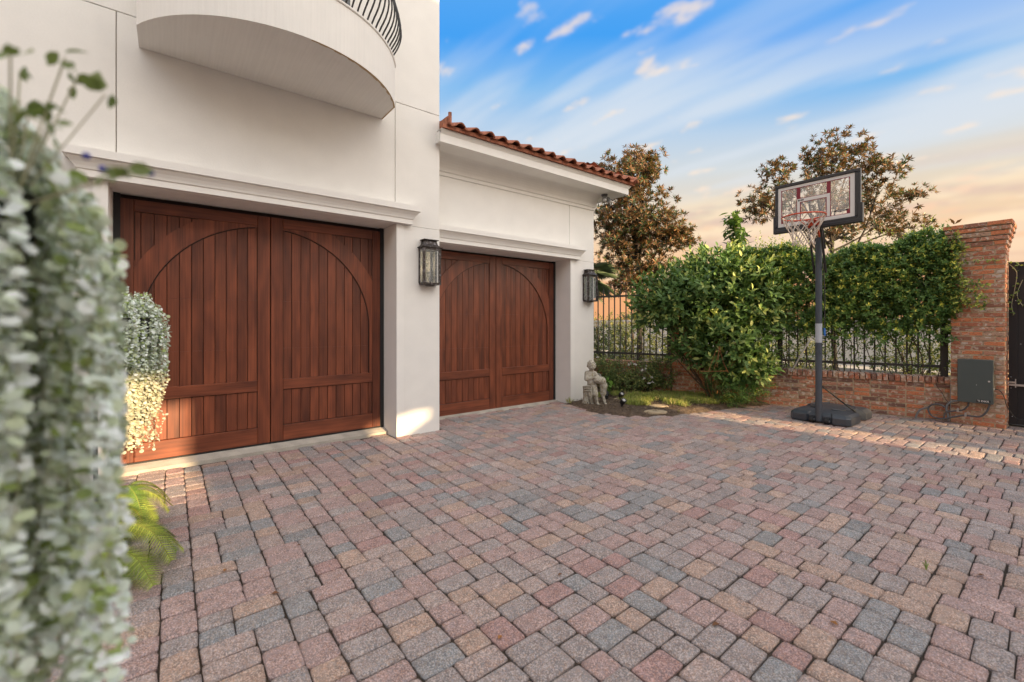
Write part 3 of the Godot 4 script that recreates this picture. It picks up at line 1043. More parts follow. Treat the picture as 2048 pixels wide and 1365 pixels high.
func brick_mesh(l: float, hh: float) -> Array:
	var key := "%d_%d" % [roundi(l * 1000), roundi(hh * 1000)]
	if not brick_shapes.has(key):
		var list := []
		for s in 4:
			var o := PackedVector2Array()
			for e in [Vector2(-1, -1), Vector2(-0.3, -1), Vector2(0.4, -1), Vector2(1, -1), Vector2(1, 1), Vector2(0.35, 1), Vector2(-0.4, 1), Vector2(-1, 1)]:
				o.append(Vector2(e.x * l / 2 + rf(-0.003, 0.003), e.y * hh / 2 + rf(-0.0022, 0.0022)))
			var mb := MB.new()
			mb.slab(o, 0.05, 0.004, 0.004)
			list.append(mb.mesh())
		brick_shapes[key] = list
	return brick_shapes[key]

# courses of bricks on a face that starts at origin and runs along u, outward normal n
func lay(parent: Node, origin: Vector3, u: Vector3, length: float, y0: float, courses: int, course: float, proud := 0.0, l := 0.195) -> void:
	var b := Basis(u, Vector3.UP, u.cross(Vector3.UP))
	for k in courses:
		var x := 0.0 if k % 2 == 0 else -l / 2
		while x < length - 0.012:
			var ll := l if rng.randf() < 0.8 else l * 0.5
			var e0 := maxf(x, 0.0)
			var e1 := minf(x + ll, length)
			if length - e1 < 0.035: e1 = length
			x = e1 if e1 >= length else x + ll
			if e1 - e0 < 0.02: continue
			var w := e1 - e0 - 0.012
			w = roundf(w / 0.01) * 0.01 - 0.002
			var ms := brick_mesh(w, course - 0.0135)
			var pos := origin + u * ((e0 + e1) / 2) + Vector3.UP * (y0 + (k + 0.5) * course) + b.z * (proud + rf(-0.003, 0.004))
			var tw := Basis(u, Vector3.UP, b.z) * Basis(Vector3.BACK, rf(-0.012, 0.012))
			var tone: int = [0, 1, 1, 2, 3, 3, 4, 5, 0, 3][rng.randi_range(0, 9)]
			obj("brick", ms[rng.randi_range(0, 3)], M["brick%d" % tone], parent, Transform3D(tw, pos))

func garden_walls() -> void:
	# u runs so that u x up points at the driveway
	# near wall, from the gate pillar to the pier
	var a := Vector3(8.31, 0, -1.03)
	var b := Vector3(7.30, 0, -4.15)
	wall("low_brick_wall", "low weathered brick wall topped with upright header bricks, behind the basketball stand", a, b, 8, 0.0612)
	wall("low_brick_wall", "low dark brick wall behind the white rose bush, under the left iron fence", Vector3(7.22, 0, -4.55), Vector3(6.35, 0, -7.4), 8, 0.0612)
	# pier between them
	var p := thing("brick_pier", "square brick pier half buried in the leafy bush", "pier", Vector3(7.42, 0, -4.36), 0.31)
	pillar(p, 0.40, 0.40, 36, 0.0615, 2)
	var g := thing("brick_gate_pillar", "tall weathered brick gate pillar with stepped corbelled cap", "pillar", Vector3(8.16 + 0.245, 0, -0.77))
	pillar(g, 0.49, 0.49, 38, 0.0604, 5)

func wall(called: String, label: String, a: Vector3, b: Vector3, courses: int, course: float) -> void:
	var len := (b - a).length()
	var u := (a - b).normalized()
	var face := u.cross(Vector3.UP)
	if face.x > 0:
		u = -u
		face = -face
	var start := b if u.dot(a - b) > 0 else a
	var w := thing(called, label, "wall", start)
	var core := MB.new()
	core.t = Transform3D(Basis(u, Vector3.UP, face), Vector3.ZERO)
	core.box(Vector3(0, -0.1, -0.2), Vector3(len, courses * course + 0.02, -0.007))
	obj("mortar", core, M.mortar, w)
	lay(w, Vector3.ZERO, u, len, 0.0, courses, course)
	var n := int(len / 0.064)
	for k in n:
		var hm := header_mesh()
		var tone: int = [1, 2, 3, 3, 4, 1, 3, 5][rng.randi_range(0, 7)]
		obj("coping_brick", hm[rng.randi_range(0, 3)], M["brick%d" % tone], w, Transform3D(Basis(u, Vector3.UP, face) * Basis(Vector3.BACK, rf(-0.02, 0.02)), u * (k + 0.5) * len / n + Vector3.UP * (courses * course + 0.047 + rf(-0.004, 0.004)) + face * (0.022 + rf(-0.004, 0.005))))

func header_mesh() -> Array:
	if not brick_shapes.has("header"):
		var list := []
		for s in 4:
			var mb := MB.new()
			var o := PackedVector2Array()
			for e in [Vector2(-1, -1), Vector2(0, -1), Vector2(1, -1), Vector2(1, 0), Vector2(1, 1), Vector2(0, 1), Vector2(-1, 1), Vector2(-1, 0)]:
				o.append(Vector2(e.x * 0.0275 + rf(-0.002, 0.002), e.y * 0.045 + rf(-0.004, 0.004)))
			mb.slab(o, 0.24, 0.006, 0.006)
			list.append(mb.mesh())
		brick_shapes["header"] = list
	return brick_shapes["header"]

func pillar(p: Node3D, wx: float, wz: float, courses: int, course: float, cap: int) -> void:
	var core := MB.new()
	core.box(Vector3(-wx / 2 + 0.005, -0.1, -wz / 2 + 0.005), Vector3(wx / 2 - 0.005, courses * course, wz / 2 - 0.005))
	for k in cap:
		var o := 0.013 * (k + 1)
		core.box(Vector3(-wx / 2 - o + 0.008, (courses + k) * course + 0.0005, -wz / 2 - o + 0.008), Vector3(wx / 2 + o - 0.008, (courses + k + 1) * course - 0.006, wz / 2 + o - 0.008))
	obj("mortar", core, M.mortar, p)
	# west face (towards the drive) and the south face
	for k in courses + cap:
		var o := 0.0 if k < courses else 0.013 * (k - courses + 1)
		var hx := wx / 2 + o
		var hz := wz / 2 + o
		for f in [[Vector3(-hx, 0, -hz), Vector3(0, 0, 1), hz * 2], [Vector3(-hx, 0, hz), Vector3(1, 0, 0), hx * 2]]:
			var odd := (k + (0 if f[1].z > 0.5 else 1)) % 2
			var u: Vector3 = f[1]
			var b := Basis(u, Vector3.UP, u.cross(Vector3.UP))
			var x := -0.1 * odd
			while x < f[2] - 0.02:
				var e0 := maxf(x, 0.0)
				var e1: float = minf(x + 0.2, f[2])
				if f[2] - e1 < 0.04: e1 = f[2]
				x = e1 if e1 >= f[2] else x + 0.2
				var w := roundf((e1 - e0 - 0.014) / 0.01) * 0.01 - 0.002
				var ms := brick_mesh(w, course - 0.0135)
				var tone: int = [0, 1, 1, 2, 3, 3, 0, 5, 5, 3][rng.randi_range(0, 9)]
				var pos: Vector3 = f[0] + u * ((e0 + e1) / 2) + Vector3.UP * ((k + 0.5) * course) + b.z * rf(-0.003, 0.004)
				obj("brick", ms[rng.randi_range(0, 3)], M["brick%d" % tone], p, Transform3D(b * Basis(Vector3.BACK, rf(-0.01, 0.01)), pos))


# ------------------------------------------------------------------ iron fence
func fence(label: String, a: Vector3, b: Vector3, posts: Array, pitch: float) -> void:
	var f := thing("iron_fence", label, "fence", a)
	var u := (b - a).normalized()
	var len := (b - a).length()
	var bs := Basis(u, Vector3.UP, u.cross(Vector3.UP))
	for y in [0.72, 1.85]:
		var r := MB.new()
		r.t = Transform3D(bs, Vector3.ZERO)
		r.box(Vector3(0, y - 0.019, -0.015), Vector3(len, y + 0.019, 0.015))
		obj("rail", r, M.fence, f)
	var pk := MB.new()
	pk.box(Vector3(-0.0095, 0.615, -0.0095), Vector3(0.0095, 1.95, 0.0095))
	for s in [[Vector3(-0.014, 1.95, -0.006), Vector3(0.014, 1.95, -0.006)], [Vector3(0.014, 1.95, 0.006), Vector3(-0.014, 1.95, 0.006)], [Vector3(-0.014, 1.95, 0.006), Vector3(-0.014, 1.95, -0.006)], [Vector3(0.014, 1.95, -0.006), Vector3(0.014, 1.95, 0.006)]]:
		pk.tri(s[0], s[1], Vector3(0, 2.03, 0), (s[0] + s[1]) / 2 - Vector3(0, 1.95, 0))
	var pm := pk.mesh()
	var n := int(len / pitch)
	for k in n:
		obj("picket", pm, M.fence, f, Transform3D(bs, u * (k + 0.5) * pitch))
	for d in posts:
		var p := MB.new()
		p.t = Transform3D(bs, u * d)
		p.box(Vector3(-0.035, 0.59, -0.035), Vector3(0.035, 1.98, 0.035))
		p.box(Vector3(-0.045, 1.98, -0.045), Vector3(0.045, 2.01, 0.045))
		obj("post", p, M.fence, f)


# ------------------------------------------------------------------ things on the walls
func lantern(label: String, x: float, wall_z: float, dy: float) -> void:
	var t := thing("wall_lantern", label, "lantern", Vector3(x, 1.775 + dy, wall_z), 0, "bronze lanterns beside the garage doors")
	# the back plate rests on the wall; the box stands 0.115 m proud
	var w := 0.118
	var hh := 0.44
	var d := 0.125
	var m := MB.new()
	m.box(Vector3(-w, 0.02, 0), Vector3(w, hh, 0.006))
	obj("back_plate", m, M.bronze, t)
	m = MB.new()
	m.box(Vector3(-w + 0.012, 0.025, 0.0065), Vector3(w - 0.012, hh - 0.02, 0.009))
	obj("mirror", m, M.mirror, t)
	m = MB.new()
	m.box(Vector3(-w, 0, 0.0065), Vector3(w, 0.022, d))
	m.box(Vector3(-w, hh - 0.022, 0.0095), Vector3(w, hh, d))
	m.box(Vector3(-w, 0.0225, d - 0.02), Vector3(-w + 0.03, hh - 0.0225, d))
	m.box(Vector3(w - 0.03, 0.0225, d - 0.02), Vector3(w, hh - 0.0225, d))
	m.box(Vector3(-w, 0.0225, 0.01), Vector3(-w + 0.012, hh - 0.0225, 0.026))
	m.box(Vector3(w - 0.012, 0.0225, 0.01), Vector3(w, hh - 0.0225, 0.026))
	obj("frame", m, M.bronze, t)
	m = MB.new()
	m.box(Vector3(-w + 0.0305, 0.023, d - 0.011), Vector3(w - 0.0305, hh - 0.023, d - 0.008))
	obj("glass", m, M.pane, t)
	for s in [-1, 1]:
		m = MB.new()
		m.box(Vector3(s * (w - 0.006) - 0.0015, 0.023, 0.0265), Vector3(s * (w - 0.006) + 0.0015, hh - 0.023, d - 0.0205))
		obj("glass", m, M.pane, t)
	# hood: a flared plate, a concave roof and a flat cap
	m = MB.new()
	m.box(Vector3(-w - 0.018, hh + 0.0005, 0), Vector3(w + 0.018, hh + 0.008, d + 0.018))
	m.box(Vector3(-w + 0.02, hh + 0.0905, 0), Vector3(w - 0.02, hh + 0.098, d - 0.012))
	var prev := [w + 0.002, d + 0.002, hh + 0.0085]
	for e in [[0.8, 0.03], [0.66, 0.06], [0.58, 0.082]]:
		var k := [w * (0.42 + 0.58 * (e[0] - 0.2)), d * (0.52 + 0.48 * (e[0] - 0.2)), hh + 0.0085 + e[1]]
		m.q(Vector3(-prev[0], prev[2], prev[1]), Vector3(prev[0], prev[2], prev[1]), Vector3(k[0], k[2], k[1]), Vector3(-k[0], k[2], k[1]), Vector3(0, 0.3, 1))
		for s in [-1, 1]:
			m.q(Vector3(s * prev[0], prev[2], 0), Vector3(s * prev[0], prev[2], prev[1]), Vector3(s * k[0], k[2], k[1]), Vector3(s * k[0], k[2], 0), Vector3(s, 0.3, 0))
		prev = k
	obj("hood", m, M.bronze, t)
	m = MB.new()
	m.lathe([Vector2(0.0, -0.02), Vector2(0.05, -0.015), Vector2(0.062, -0.001)], 14)
	obj("base_drain", m, M.bronze, t, Transform3D(Basis(), Vector3(0, 0, d * 0.5)))
	m = MB.new()
	m.box(Vector3(-w + 0.01, hh * 0.5, d + 0.0005), Vector3(-w + 0.028, hh * 0.5 + 0.012, d + 0.006))
	obj("latch", m, M.bronze, t)
	m = MB.new()
	m.tube([Vector3(0, 0.022, 0.06), Vector3(0, 0.09, 0.06)], 0.012, 8)
	obj("lamp_holder", m, M.bronze, t)
	m = MB.new()
	m.ball(Vector3(0, 0.13, 0.06), Vector3(0.018, 0.04, 0.018), 10, 8)
	obj("bulb", m, M.pane, t)

func flood_light() -> void:
	var t := thing("security_light", "grey twin-headed security light under the corner of the eaves", "light", Vector3(5.84, 3.508, -4.93))
	var m := MB.new()
	m.lathe([Vector2(0.0, -0.035), Vector2(0.045, -0.032), Vector2(0.055, -0.012), Vector2(0.055, 0)], 14)
	obj("mount", m, M.conduit_dark, t)
	for s in [-1, 1]:
		var dir := Vector3(0.45 * s, -0.75, 0.45).normalized()
		m = MB.new()
		m.tube([Vector3(s * 0.015, -0.03, 0), Vector3(s * 0.03, -0.06, 0.02)], 0.012, 6)
		m.tube([Vector3(s * 0.03, -0.055, 0.02), Vector3(s * 0.03, -0.055, 0.02) + dir * 0.03, Vector3(s * 0.03, -0.055, 0.02) + dir * 0.085], [0.024, 0.04, 0.046], 12)
		var hd := obj("lamp_head", m, M.conduit, t)
		m = MB.new()
		m.ball(Vector3(s * 0.03, -0.055, 0.02) + dir * 0.085, Vector3(0.036, 0.03, 0.036), 10, 6)
		obj("lens", m, M.bulb, hd)

func cabinet() -> void:
	# on the pillar's face towards the drive
	var f := 8.16
	var t := thing("control_box", "dark green gate control box screwed to the brick gate pillar", "control box", Vector3(f, 0.305, -0.777), -PI / 2)
	var m := MB.new()
	m.cbox(Vector3(-0.155, 0, 0.004), Vector3(0.155, 0.545, 0.10), 0.002)
	obj("case", m, M.cabinet, t)
	m = MB.new()
	m.cbox(Vector3(-0.158, -0.003, 0.1005), Vector3(0.158, 0.548, 0.112), 0.004)
	var dr := obj("door", m, M.cabinet, t)
	m = MB.new()
	m.t = Transform3D(Basis(Vector3.RIGHT, PI / 2), Vector3(0.122, 0.28, 0.1125))
	m.lathe([Vector2(0.011, 0), Vector2(0.011, 0.006), Vector2(0.0, 0.008)], 12)
	obj("lock", m, M.steel, dr)
	m = MB.new()
	m.box(Vector3(0.012, 0.222, 0.1122), Vector3(0.015, 0.234, 0.1128))
	obj("scratch", m, M.white, dr)
	m = MB.new()
	m.box(Vector3(0.012, 0.012, 0.1123), Vector3(0.135, 0.046, 0.1138))
	var pl := obj("name_plate", m, M.black, dr)
	var tx := TextMesh.new()
	var ft := SystemFont.new()
	ft.font_names = PackedStringArray(["Droid Sans"])
	ft.font_weight = 700
	ft.font_italic = true
	tx.font = ft
	tx.text = "DKS"
	tx.font_size = 32
	tx.pixel_size = 0.0011
	tx.depth = 0.001
	obj("lettering", tx, M.white, pl, Transform3D(Basis().scaled(Vector3(1.1, 0.85, 1)), Vector3(0.087, 0.029, 0.1146)))
	m = MB.new()
	for k in 3:
		m.box(Vector3(0.020 + k * 0.006, 0.036 - k * 0.008, 0.114), Vector3(0.044, 0.040 - k * 0.008, 0.1152))
	obj("emblem_bars", m, M.white, pl)
	# flexible conduits in front of the pillar and the wall
	var z8 := func(list: Array, x: float) -> Array:
		var out := []
		for p in list: out.append(on_x(1800 + p[0] / 7.585, 700 + p[1] / 7.585, x))
		return out
	var runs := [
		["grey flexible conduit from the control box's right underside, looping low to the left", [[1370, 800], [1360, 850], [1320, 940], [1230, 1012], [1100, 1010], [980, 995], [800, 1022], [680, 1045], [560, 1035], [470, 985], [432, 900], [470, 845], [540, 825], [620, 835], [690, 875]], 8.085, M.conduit_dark, 0.0105],
		["short grey flexible conduit from the middle of the control box's underside", [[1045, 785], [1035, 850], [960, 912], [860, 926], [740, 940], [690, 970], [675, 1030], [690, 1060]], 8.10, M.conduit_dark, 0.0095],
		["pale grey conduit curving from the control box's left underside down into the paving", [[905, 772], [790, 785], [725, 835], [708, 900], [728, 970], [742, 1080]], 8.12, M.conduit, 0.0125],
		["pale grey conduit end arching out of the paving at the wall foot", [[240, 1075], [252, 1000], [300, 920], [370, 888], [440, 872]], 8.09, M.conduit, 0.0115]]
	for r in runs:
		var p: Array = (z8 as Callable).call(r[1], r[2])
		var c := thing("conduit", r[0], "conduit", p[0])
		var q := []
		for v in p: q.append(v - p[0])
		m = MB.new()
		m.tube(curve(q, 6), r[4], 8)
		obj("hose", m, r[3], c)
	for p in [[880, 926, 8.085], [998, 996, 8.07]]:
		var at2: Vector3 = on_x(1800 + p[0] / 7.585, 700 + p[1] / 7.585, p[2])
		var c := thing("pipe_clip", "small steel clip on the " + ("shorter upper conduit" if p[0] < 900 else "long lower conduit") + " below the control box", "clip", at2, -PI / 2)
		m = MB.new()
		m.cbox(Vector3(-0.010, -0.018, -0.012), Vector3(0.010, 0.018, 0.006), 0.002)
		m.cbox(Vector3(-0.010, 0.018, -0.02), Vector3(0.010, 0.034, -0.012), 0.002)
		obj("strap", m, M.steel, c)
	var wires := [["thin black cable drooping from the control box's right side towards the gate", [[1425, 600], [1480, 605], [1540, 640], [1590, 730], [1620, 840], [1680, 940], [1740, 1020], [1800, 1050], [1880, 1062]], 8.08, 0.0045], ["thin black cord hanging over the wall coping beside the pillar", [[556, 395], [560, 540], [640, 650], [720, 780], [800, 815], [900, 800]], 8.12, 0.003]]
	for r in wires:
		var p: Array = (z8 as Callable).call(r[1], r[2])
		var c := thing("cable", r[0], "cable", p[0])
		var q := []
		for v in p: q.append(v - p[0])
		m = MB.new()
		m.tube(curve(q, 6), r[3], 6)
		obj("wire", m, M.black, c)
		if r[3] > 0.004:
			m = MB.new()
			m.t = Transform3D(Basis(Vector3.RIGHT, PI / 2), Vector3(0, 0, -0.01))
			m.lathe([Vector2(0.012, -0.016), Vector2(0.014, 0.0), Vector2(0.008, 0.02)], 10)
			obj("gland", m, M.bulb, c)

func gate() -> void:
	var t := thing("driveway_gate", "dark brown sheet metal driveway gate beside the brick pillar", "gate", Vector3(8.47, 0, -0.518))
	var m := MB.new()
	m.box(Vector3(-0.012, 0.03, 0.0), Vector3(0.012, 1.93, 2.4))
	obj("panel", m, M.gate, t)
	m = MB.new()
	m.box(Vector3(-0.03, 0.03, 0.0), Vector3(-0.0125, 2.09, 0.075))
	m.box(Vector3(0.0125, 0.03, 0.0), Vector3(0.05, 2.09, 0.16))
	obj("stile", m, M.gate, t)
	m = MB.new()
	m.box(Vector3(-0.05, 0.52, -0.05), Vector3(-0.0305, 0.545, 0.5))
	m.box(Vector3(-0.055, 0.50, 0.055), Vector3(-0.0505, 0.61, 0.065))
	m.box(Vector3(-0.06, 0.555, -0.03), Vector3(-0.031, 0.575, 0.055))
	obj("hinge", m, M.steel, t)
	for p in [[0.63, 0.02], [0.49, 0.02], [0.13, 0.03], [1.05, 0.10], [1.6, 0.06]]:
		m = MB.new()
		m.ball(Vector3(-0.032 if p[1] < 0.075 else -0.014, p[0], p[1]), Vector3(0.006, 0.006, 0.006), 8, 5)
		obj("bolt", m, M.steel, t)
	var p := thing("steel_post", "pale galvanised post rising behind the dark metal gate", "post", Vector3(9.0, -0.14, -0.34))
	m = MB.new()
	m.tube([Vector3.ZERO, Vector3(0, 2.55, 0)], 0.022, 10)
	obj("tube", m, M.white, p)
	m = MB.new()
	for a in 4:
		m.tube([Vector3(0, 2.55, 0), Vector3(cos(a * 1.57) * 0.04, 2.62, sin(a * 1.57) * 0.04)], 0.004, 5)
	obj("spikes", m, M.black, p)


# ------------------------------------------------------------------ basketball stand
func basketball() -> void:
	var t := thing("basketball_hoop", "portable basketball hoop with clear backboard and grey wheeled base", "basketball hoop", Vector3(6.76, 0, -2.07), -PI / 2)
	var m := MB.new()
	# base: hollow plastic tank, bevelled top, a hand notch in the right side
	var o := PackedVector2Array([Vector2(-0.31, 0.03), Vector2(-0.14, 0.06), Vector2(-0.115, 0.02), Vector2(0.135, 0.02), Vector2(0.16, 0.06), Vector2(0.30, 0.03), Vector2(0.335, -0.02), Vector2(0.345, -0.38), Vector2(0.25, -0.47), Vector2(0.27, -0.55), Vector2(0.35, -0.60), Vector2(0.355, -0.86), Vector2(0.30, -0.92), Vector2(-0.27, -0.92), Vector2(-0.34, -0.86), Vector2(-0.35, -0.55), Vector2(-0.26, -0.5), Vector2(-0.25, -0.44), Vector2(-0.345, -0.36), Vector2(-0.35, -0.03)])
	var k := o.size()
	var lv := []
	for e in [[1.0, 0.012], [1.0, 0.092], [0.985, 0.104], [0.88, 0.135], [0.5, 0.155]]:
		var ring := []
		for p in o: ring.append(Vector3(p.x * e[0], e[1] + (0.02 * clampf(-p.y - 0.2, 0, 0.5) if e[0] < 0.95 else 0.0), -0.45 + (p.y + 0.45) * e[0]))
		lv.append(ring)
	for i in lv.size() - 1:
		for j in k:
			var z := (j + 1) % k
			var out: Vector3 = (lv[i][j] + lv[i][z]) / 2 - Vector3(0, 0.05, -0.45)
			m.q(lv[i][j], lv[i][z], lv[i + 1][z], lv[i + 1][j], out)
	for j in range(1, k - 1):
		var c := Vector3(0, 0.165, -0.45)
		m.tri(c, lv[-1][j - 1], lv[-1][j], Vector3.UP)
	m.tri(Vector3(0, 0.165, -0.45), lv[-1][k - 2], lv[-1][k - 1], Vector3.UP)
	m.tri(Vector3(0, 0.165, -0.45), lv[-1][k - 1], lv[-1][0], Vector3.UP)
	var base := obj("base", m, M.plastic_base, t)
	for s in [-1, 1]:
		m = MB.new()
		m.tube([Vector3(0.1, 0.01, -0.26 if s > 0 else -0.66), Vector3(0.27, 0.13, -0.3 if s > 0 else -0.7)], 0.012, 6)
		var rib := [Vector3(s * 0.08, 0.163, -0.2), Vector3(s * 0.2, 0.155, -0.3), Vector3(s * 0.24, 0.15, -0.6), Vector3(s * 0.1, 0.168, -0.74)]
		m = MB.new()
		m.tube(curve(rib, 5), 0.012, 6)
		obj("moulded_rib", m, M.plastic_base, base)
	for s in [-0.075, 0.095]:
		m = MB.new()
		m.t = Transform3D(Basis(Vector3.BACK, PI / 2), Vector3(s + 0.025, 0.042, 0.045))
		m.lathe([Vector2(0.01, 0), Vector2(0.036, 0.0), Vector2(0.041, 0.008), Vector2(0.041, 0.042), Vector2(0.036, 0.05), Vector2(0.01, 0.05)], 18)
		var wh := obj("wheel", m, M.rubber, base)
		m = MB.new()
		m.t = Transform3D(Basis(Vector3.BACK, PI / 2), Vector3(s + 0.03, 0.042, 0.045))
		m.lathe([Vector2(0.0, -0.002), Vector2(0.016, -0.002), Vector2(0.016, 0.06), Vector2(0.0, 0.06)], 12)
		obj("hub", m, M.steel, wh)
	m = MB.new()
	m.tube([Vector3(0, 0.03, 0.03), Vector3(0, 2.44, 0.03)], 0.038, 18)
	var pole := obj("pole", m, M.pole, t)
	m = MB.new()
	m.tube([Vector3(0, 1.06, 0.03), Vector3(0, 1.31, 0.03)], 0.0392, 18, false)
	obj("warning_label", m, M.sticker, pole)
	for y in [0.92, 1.72]:
		m = MB.new()
		m.tube([Vector3(0, y, 0.03), Vector3(0, y + 0.02, 0.03)], 0.0405, 18)
		obj("joint_collar", m, M.pole, pole)
	m = MB.new()
	m.tube([Vector3(0.055, 1.25, -0.0), Vector3(0.06, 1.7, -0.0), Vector3(0.04, 2.1, 0.0)], 0.006, 6)
	obj("adjuster_rod", m, M.plastic, t)
	m = MB.new()
	m.tube([Vector3(0.058, 1.15, 0), Vector3(0.055, 1.25, 0)], 0.012, 8)
	obj("adjuster_grip", m, M.blue, t)
	for s in [-1, 1]:
		m = MB.new()
		m.tube([Vector3(s * 0.03, 0.49, 0.02), Vector3(s * (0.30 if s > 0 else 0.2), 0.135, -0.36 if s > 0 else -0.5)], 0.009, 6)
		obj("brace", m, M.black, t)
	# lifting arms
	for s in [-1, 1]:
		for e in [[1.98, -0.02, 2.62, 0.37, 0.065], [2.30, -0.04, 2.86, 0.37, 0.05]]:
			m = MB.new()
			m.tube([Vector3(s * e[4], e[0], e[1]), Vector3(s * e[4] + 0.05, e[2], e[3])], 0.014, 6)
			obj("lift_arm", m, M.plastic, t)
	m = MB.new()
	m.tube([Vector3(0.05, 2.43, 0.16), Vector3(0.055, 2.53, 0.26)], 0.013, 8)
	obj("spring", m, M.rim, t)
	# backboard, its face 0.43 m in front of the pole
	var cx := 0.085
	var z := 0.43
	var wx := 0.457
	var yb := 2.53
	var yt := 3.125
	m = MB.new()
	m.box(Vector3(cx - wx + 0.02, yb + 0.02, z - 0.012), Vector3(cx + wx - 0.02, yt - 0.02, z - 0.004))
	var bb := obj("backboard", m, M.acrylic, t)
	for f in [[-wx, yb, wx, yb + 0.042], [-wx, yt - 0.04, wx, yt], [-wx, yb + 0.0425, -wx + 0.035, yt - 0.0405], [wx - 0.055, yb + 0.0425, wx, yt - 0.0405]]:
		m = MB.new()
		m.cbox(Vector3(cx + f[0], f[1], z - 0.035), Vector3(cx + f[2], f[3], z + 0.012), 0.006)
		obj("frame", m, M.plastic, bb)
	for f in [[-wx - 0.018, yb - 0.036, wx + 0.018, yb + 0.006, 0.02], [-wx - 0.02, yb - 0.03, -wx + 0.012, yb + 0.19, 0.016], [wx - 0.03, yb - 0.03, wx + 0.02, yb + 0.19, 0.016]]:
		m = MB.new()
		m.cbox(Vector3(cx + f[0], f[1], z - 0.045), Vector3(cx + f[2], f[3], z + f[4]), 0.006)
		obj("edge_padding", m, M.plastic, bb)
	var l := -wx + 0.036
	var r := wx - 0.056
	var b0 := yb + 0.043
	var t0 := yt - 0.041
	var bands := [["border", l, b0, r, b0 + 0.042, M.white], ["border", l, t0 - 0.034, r, t0, M.white], ["border", l, b0 + 0.0422, l + 0.036, t0 - 0.0342, M.white], ["border", r - 0.045, b0 + 0.0422, r, t0 - 0.0342, M.white]]
	var il := l + 0.0362
	var ir := r - 0.0452
	var ib := b0 + 0.0422
	var it := t0 - 0.0342
	for s in [[il, ib, ir, ib + 0.006], [il, it - 0.007, ir, it], [il, ib + 0.0062, il + 0.010, it - 0.0072], [ir - 0.009, ib + 0.0062, ir, it - 0.0072]]:
		bands.append(["stripe", s[0], s[1], s[2], s[3], M.maroon])
	# shooter's square and the two uprights above it
	var sl := -0.20
	var sr := 0.155
	var stp := ib + 0.285
	bands.append_array([["square", sl, stp - 0.04, sr, stp, M.white], ["square", sl, ib + 0.0063, sl + 0.032, stp - 0.0402, M.white], ["square", sr - 0.034, ib + 0.0063, sr, stp - 0.0402, M.white]])
	bands.append_array([["stripe", sl, stp + 0.0002, sr, stp + 0.006, M.maroon], ["stripe", sl + 0.0322, ib + 0.0064, sl + 0.042, stp - 0.0404, M.maroon], ["stripe", sr - 0.044, ib + 0.0064, sr - 0.0342, stp - 0.0404, M.maroon], ["stripe", sl + 0.0424, stp - 0.048, sr - 0.0444, stp - 0.0404, M.maroon]])
	bands.append_array([["stripe", sl - 0.005, stp + 0.0064, sl + 0.036, it - 0.0074, M.maroon], ["stripe", sr - 0.034, stp + 0.0064, sr + 0.006, it - 0.0074, M.maroon], ["stripe", sr + 0.0002, ib + 0.0064, sr + 0.007, stp + 0.005, M.maroon], ["stripe", sl - 0.007, ib + 0.0064, sl - 0.0002, stp + 0.005, M.maroon]])
	bands.append_array([["stripe", ir - 0.034, ib + 0.0064, ir - 0.0094, ib + 0.055, M.maroon], ["stripe", il + 0.0104, ib + 0.0064, il + 0.026, ib + 0.06, M.maroon]])
	for b in bands:
		m = MB.new()
		m.box(Vector3(cx + b[1], b[2], z - 0.0038), Vector3(cx + b[3], b[4], z - 0.0012))
		obj(b[0], m, b[5], bb)
	for s in [-1, 1]:
		m = MB.new()
		m.t = Transform3D(Basis(), Vector3(0, 0, 0))
		m.tube([Vector3(cx - 0.02 + s * 0.13, stp - 0.05, z - 0.03), Vector3(cx - 0.02 + s * 0.02, yb + 0.08, z - 0.03)], 0.010, 6)
		obj("back_strut", m, M.iron_grey, bb)
	m = MB.new()
	var lz := PackedVector2Array()
	for a in 20: lz.append(Vector2(cx + 0.265 + cos(TAU * a / 20) * 0.075, ib + 0.05 + sin(TAU * a / 20) * 0.013))
	m.prism(lz, z - 0.0036, z - 0.0005)
	var bg := obj("badge", m, M.black, bb)
	var tx := TextMesh.new()
	var ft := SystemFont.new()
	ft.font_names = PackedStringArray(["Droid Sans"])
	ft.font_weight = 700
	tx.font = ft
	tx.text = "LIFETIME"
	tx.font_size = 24
	tx.pixel_size = 0.0009
	tx.depth = 0.0008
	obj("lettering", tx, M.white, bg, Transform3D(Basis(), Vector3(cx + 0.265, ib + 0.05, z + 0.0002)))
	m = MB.new()
	m.ball(Vector3(cx + sl + 0.02, stp - 0.02, z - 0.001), Vector3(0.011, 0.011, 0.001), 12, 6)
	m.box(Vector3(cx + sl + 0.037, stp - 0.027, z - 0.001), Vector3(cx + sl + 0.075, stp - 0.012, z - 0.0004))
	obj("badge", m, M.black, bb)
	# rim and bracket
	var rc := Vector3(cx - 0.005, 2.588, 0.80)
	var rr := 0.222
	var ring := []
	for a in 33: ring.append(rc + Vector3(cos(TAU * a / 32) * rr, 0, sin(TAU * a / 32) * rr))
	m = MB.new()
	m.tube(ring, 0.0085, 8, false)
	var rim := obj("rim", m, M.rim, t)
	m = MB.new()
	m.cbox(Vector3(rc.x - 0.06, 2.50, z + 0.0125), Vector3(rc.x + 0.06, 2.60, z + 0.02), 0.002)
	m.box(Vector3(rc.x - 0.05, 2.572, z + 0.0205), Vector3(rc.x + 0.05, 2.579, rc.z - rr + 0.004))
	m.tube([Vector3(rc.x - 0.045, 2.51, z + 0.021), Vector3(rc.x - 0.1, 2.575, rc.z - rr * 0.9)], 0.007, 6)
	m.tube([Vector3(rc.x + 0.045, 2.51, z + 0.021), Vector3(rc.x + 0.1, 2.575, rc.z - rr * 0.9)], 0.007, 6)
	obj("bracket", m, M.rim, rim)
	m = MB.new()
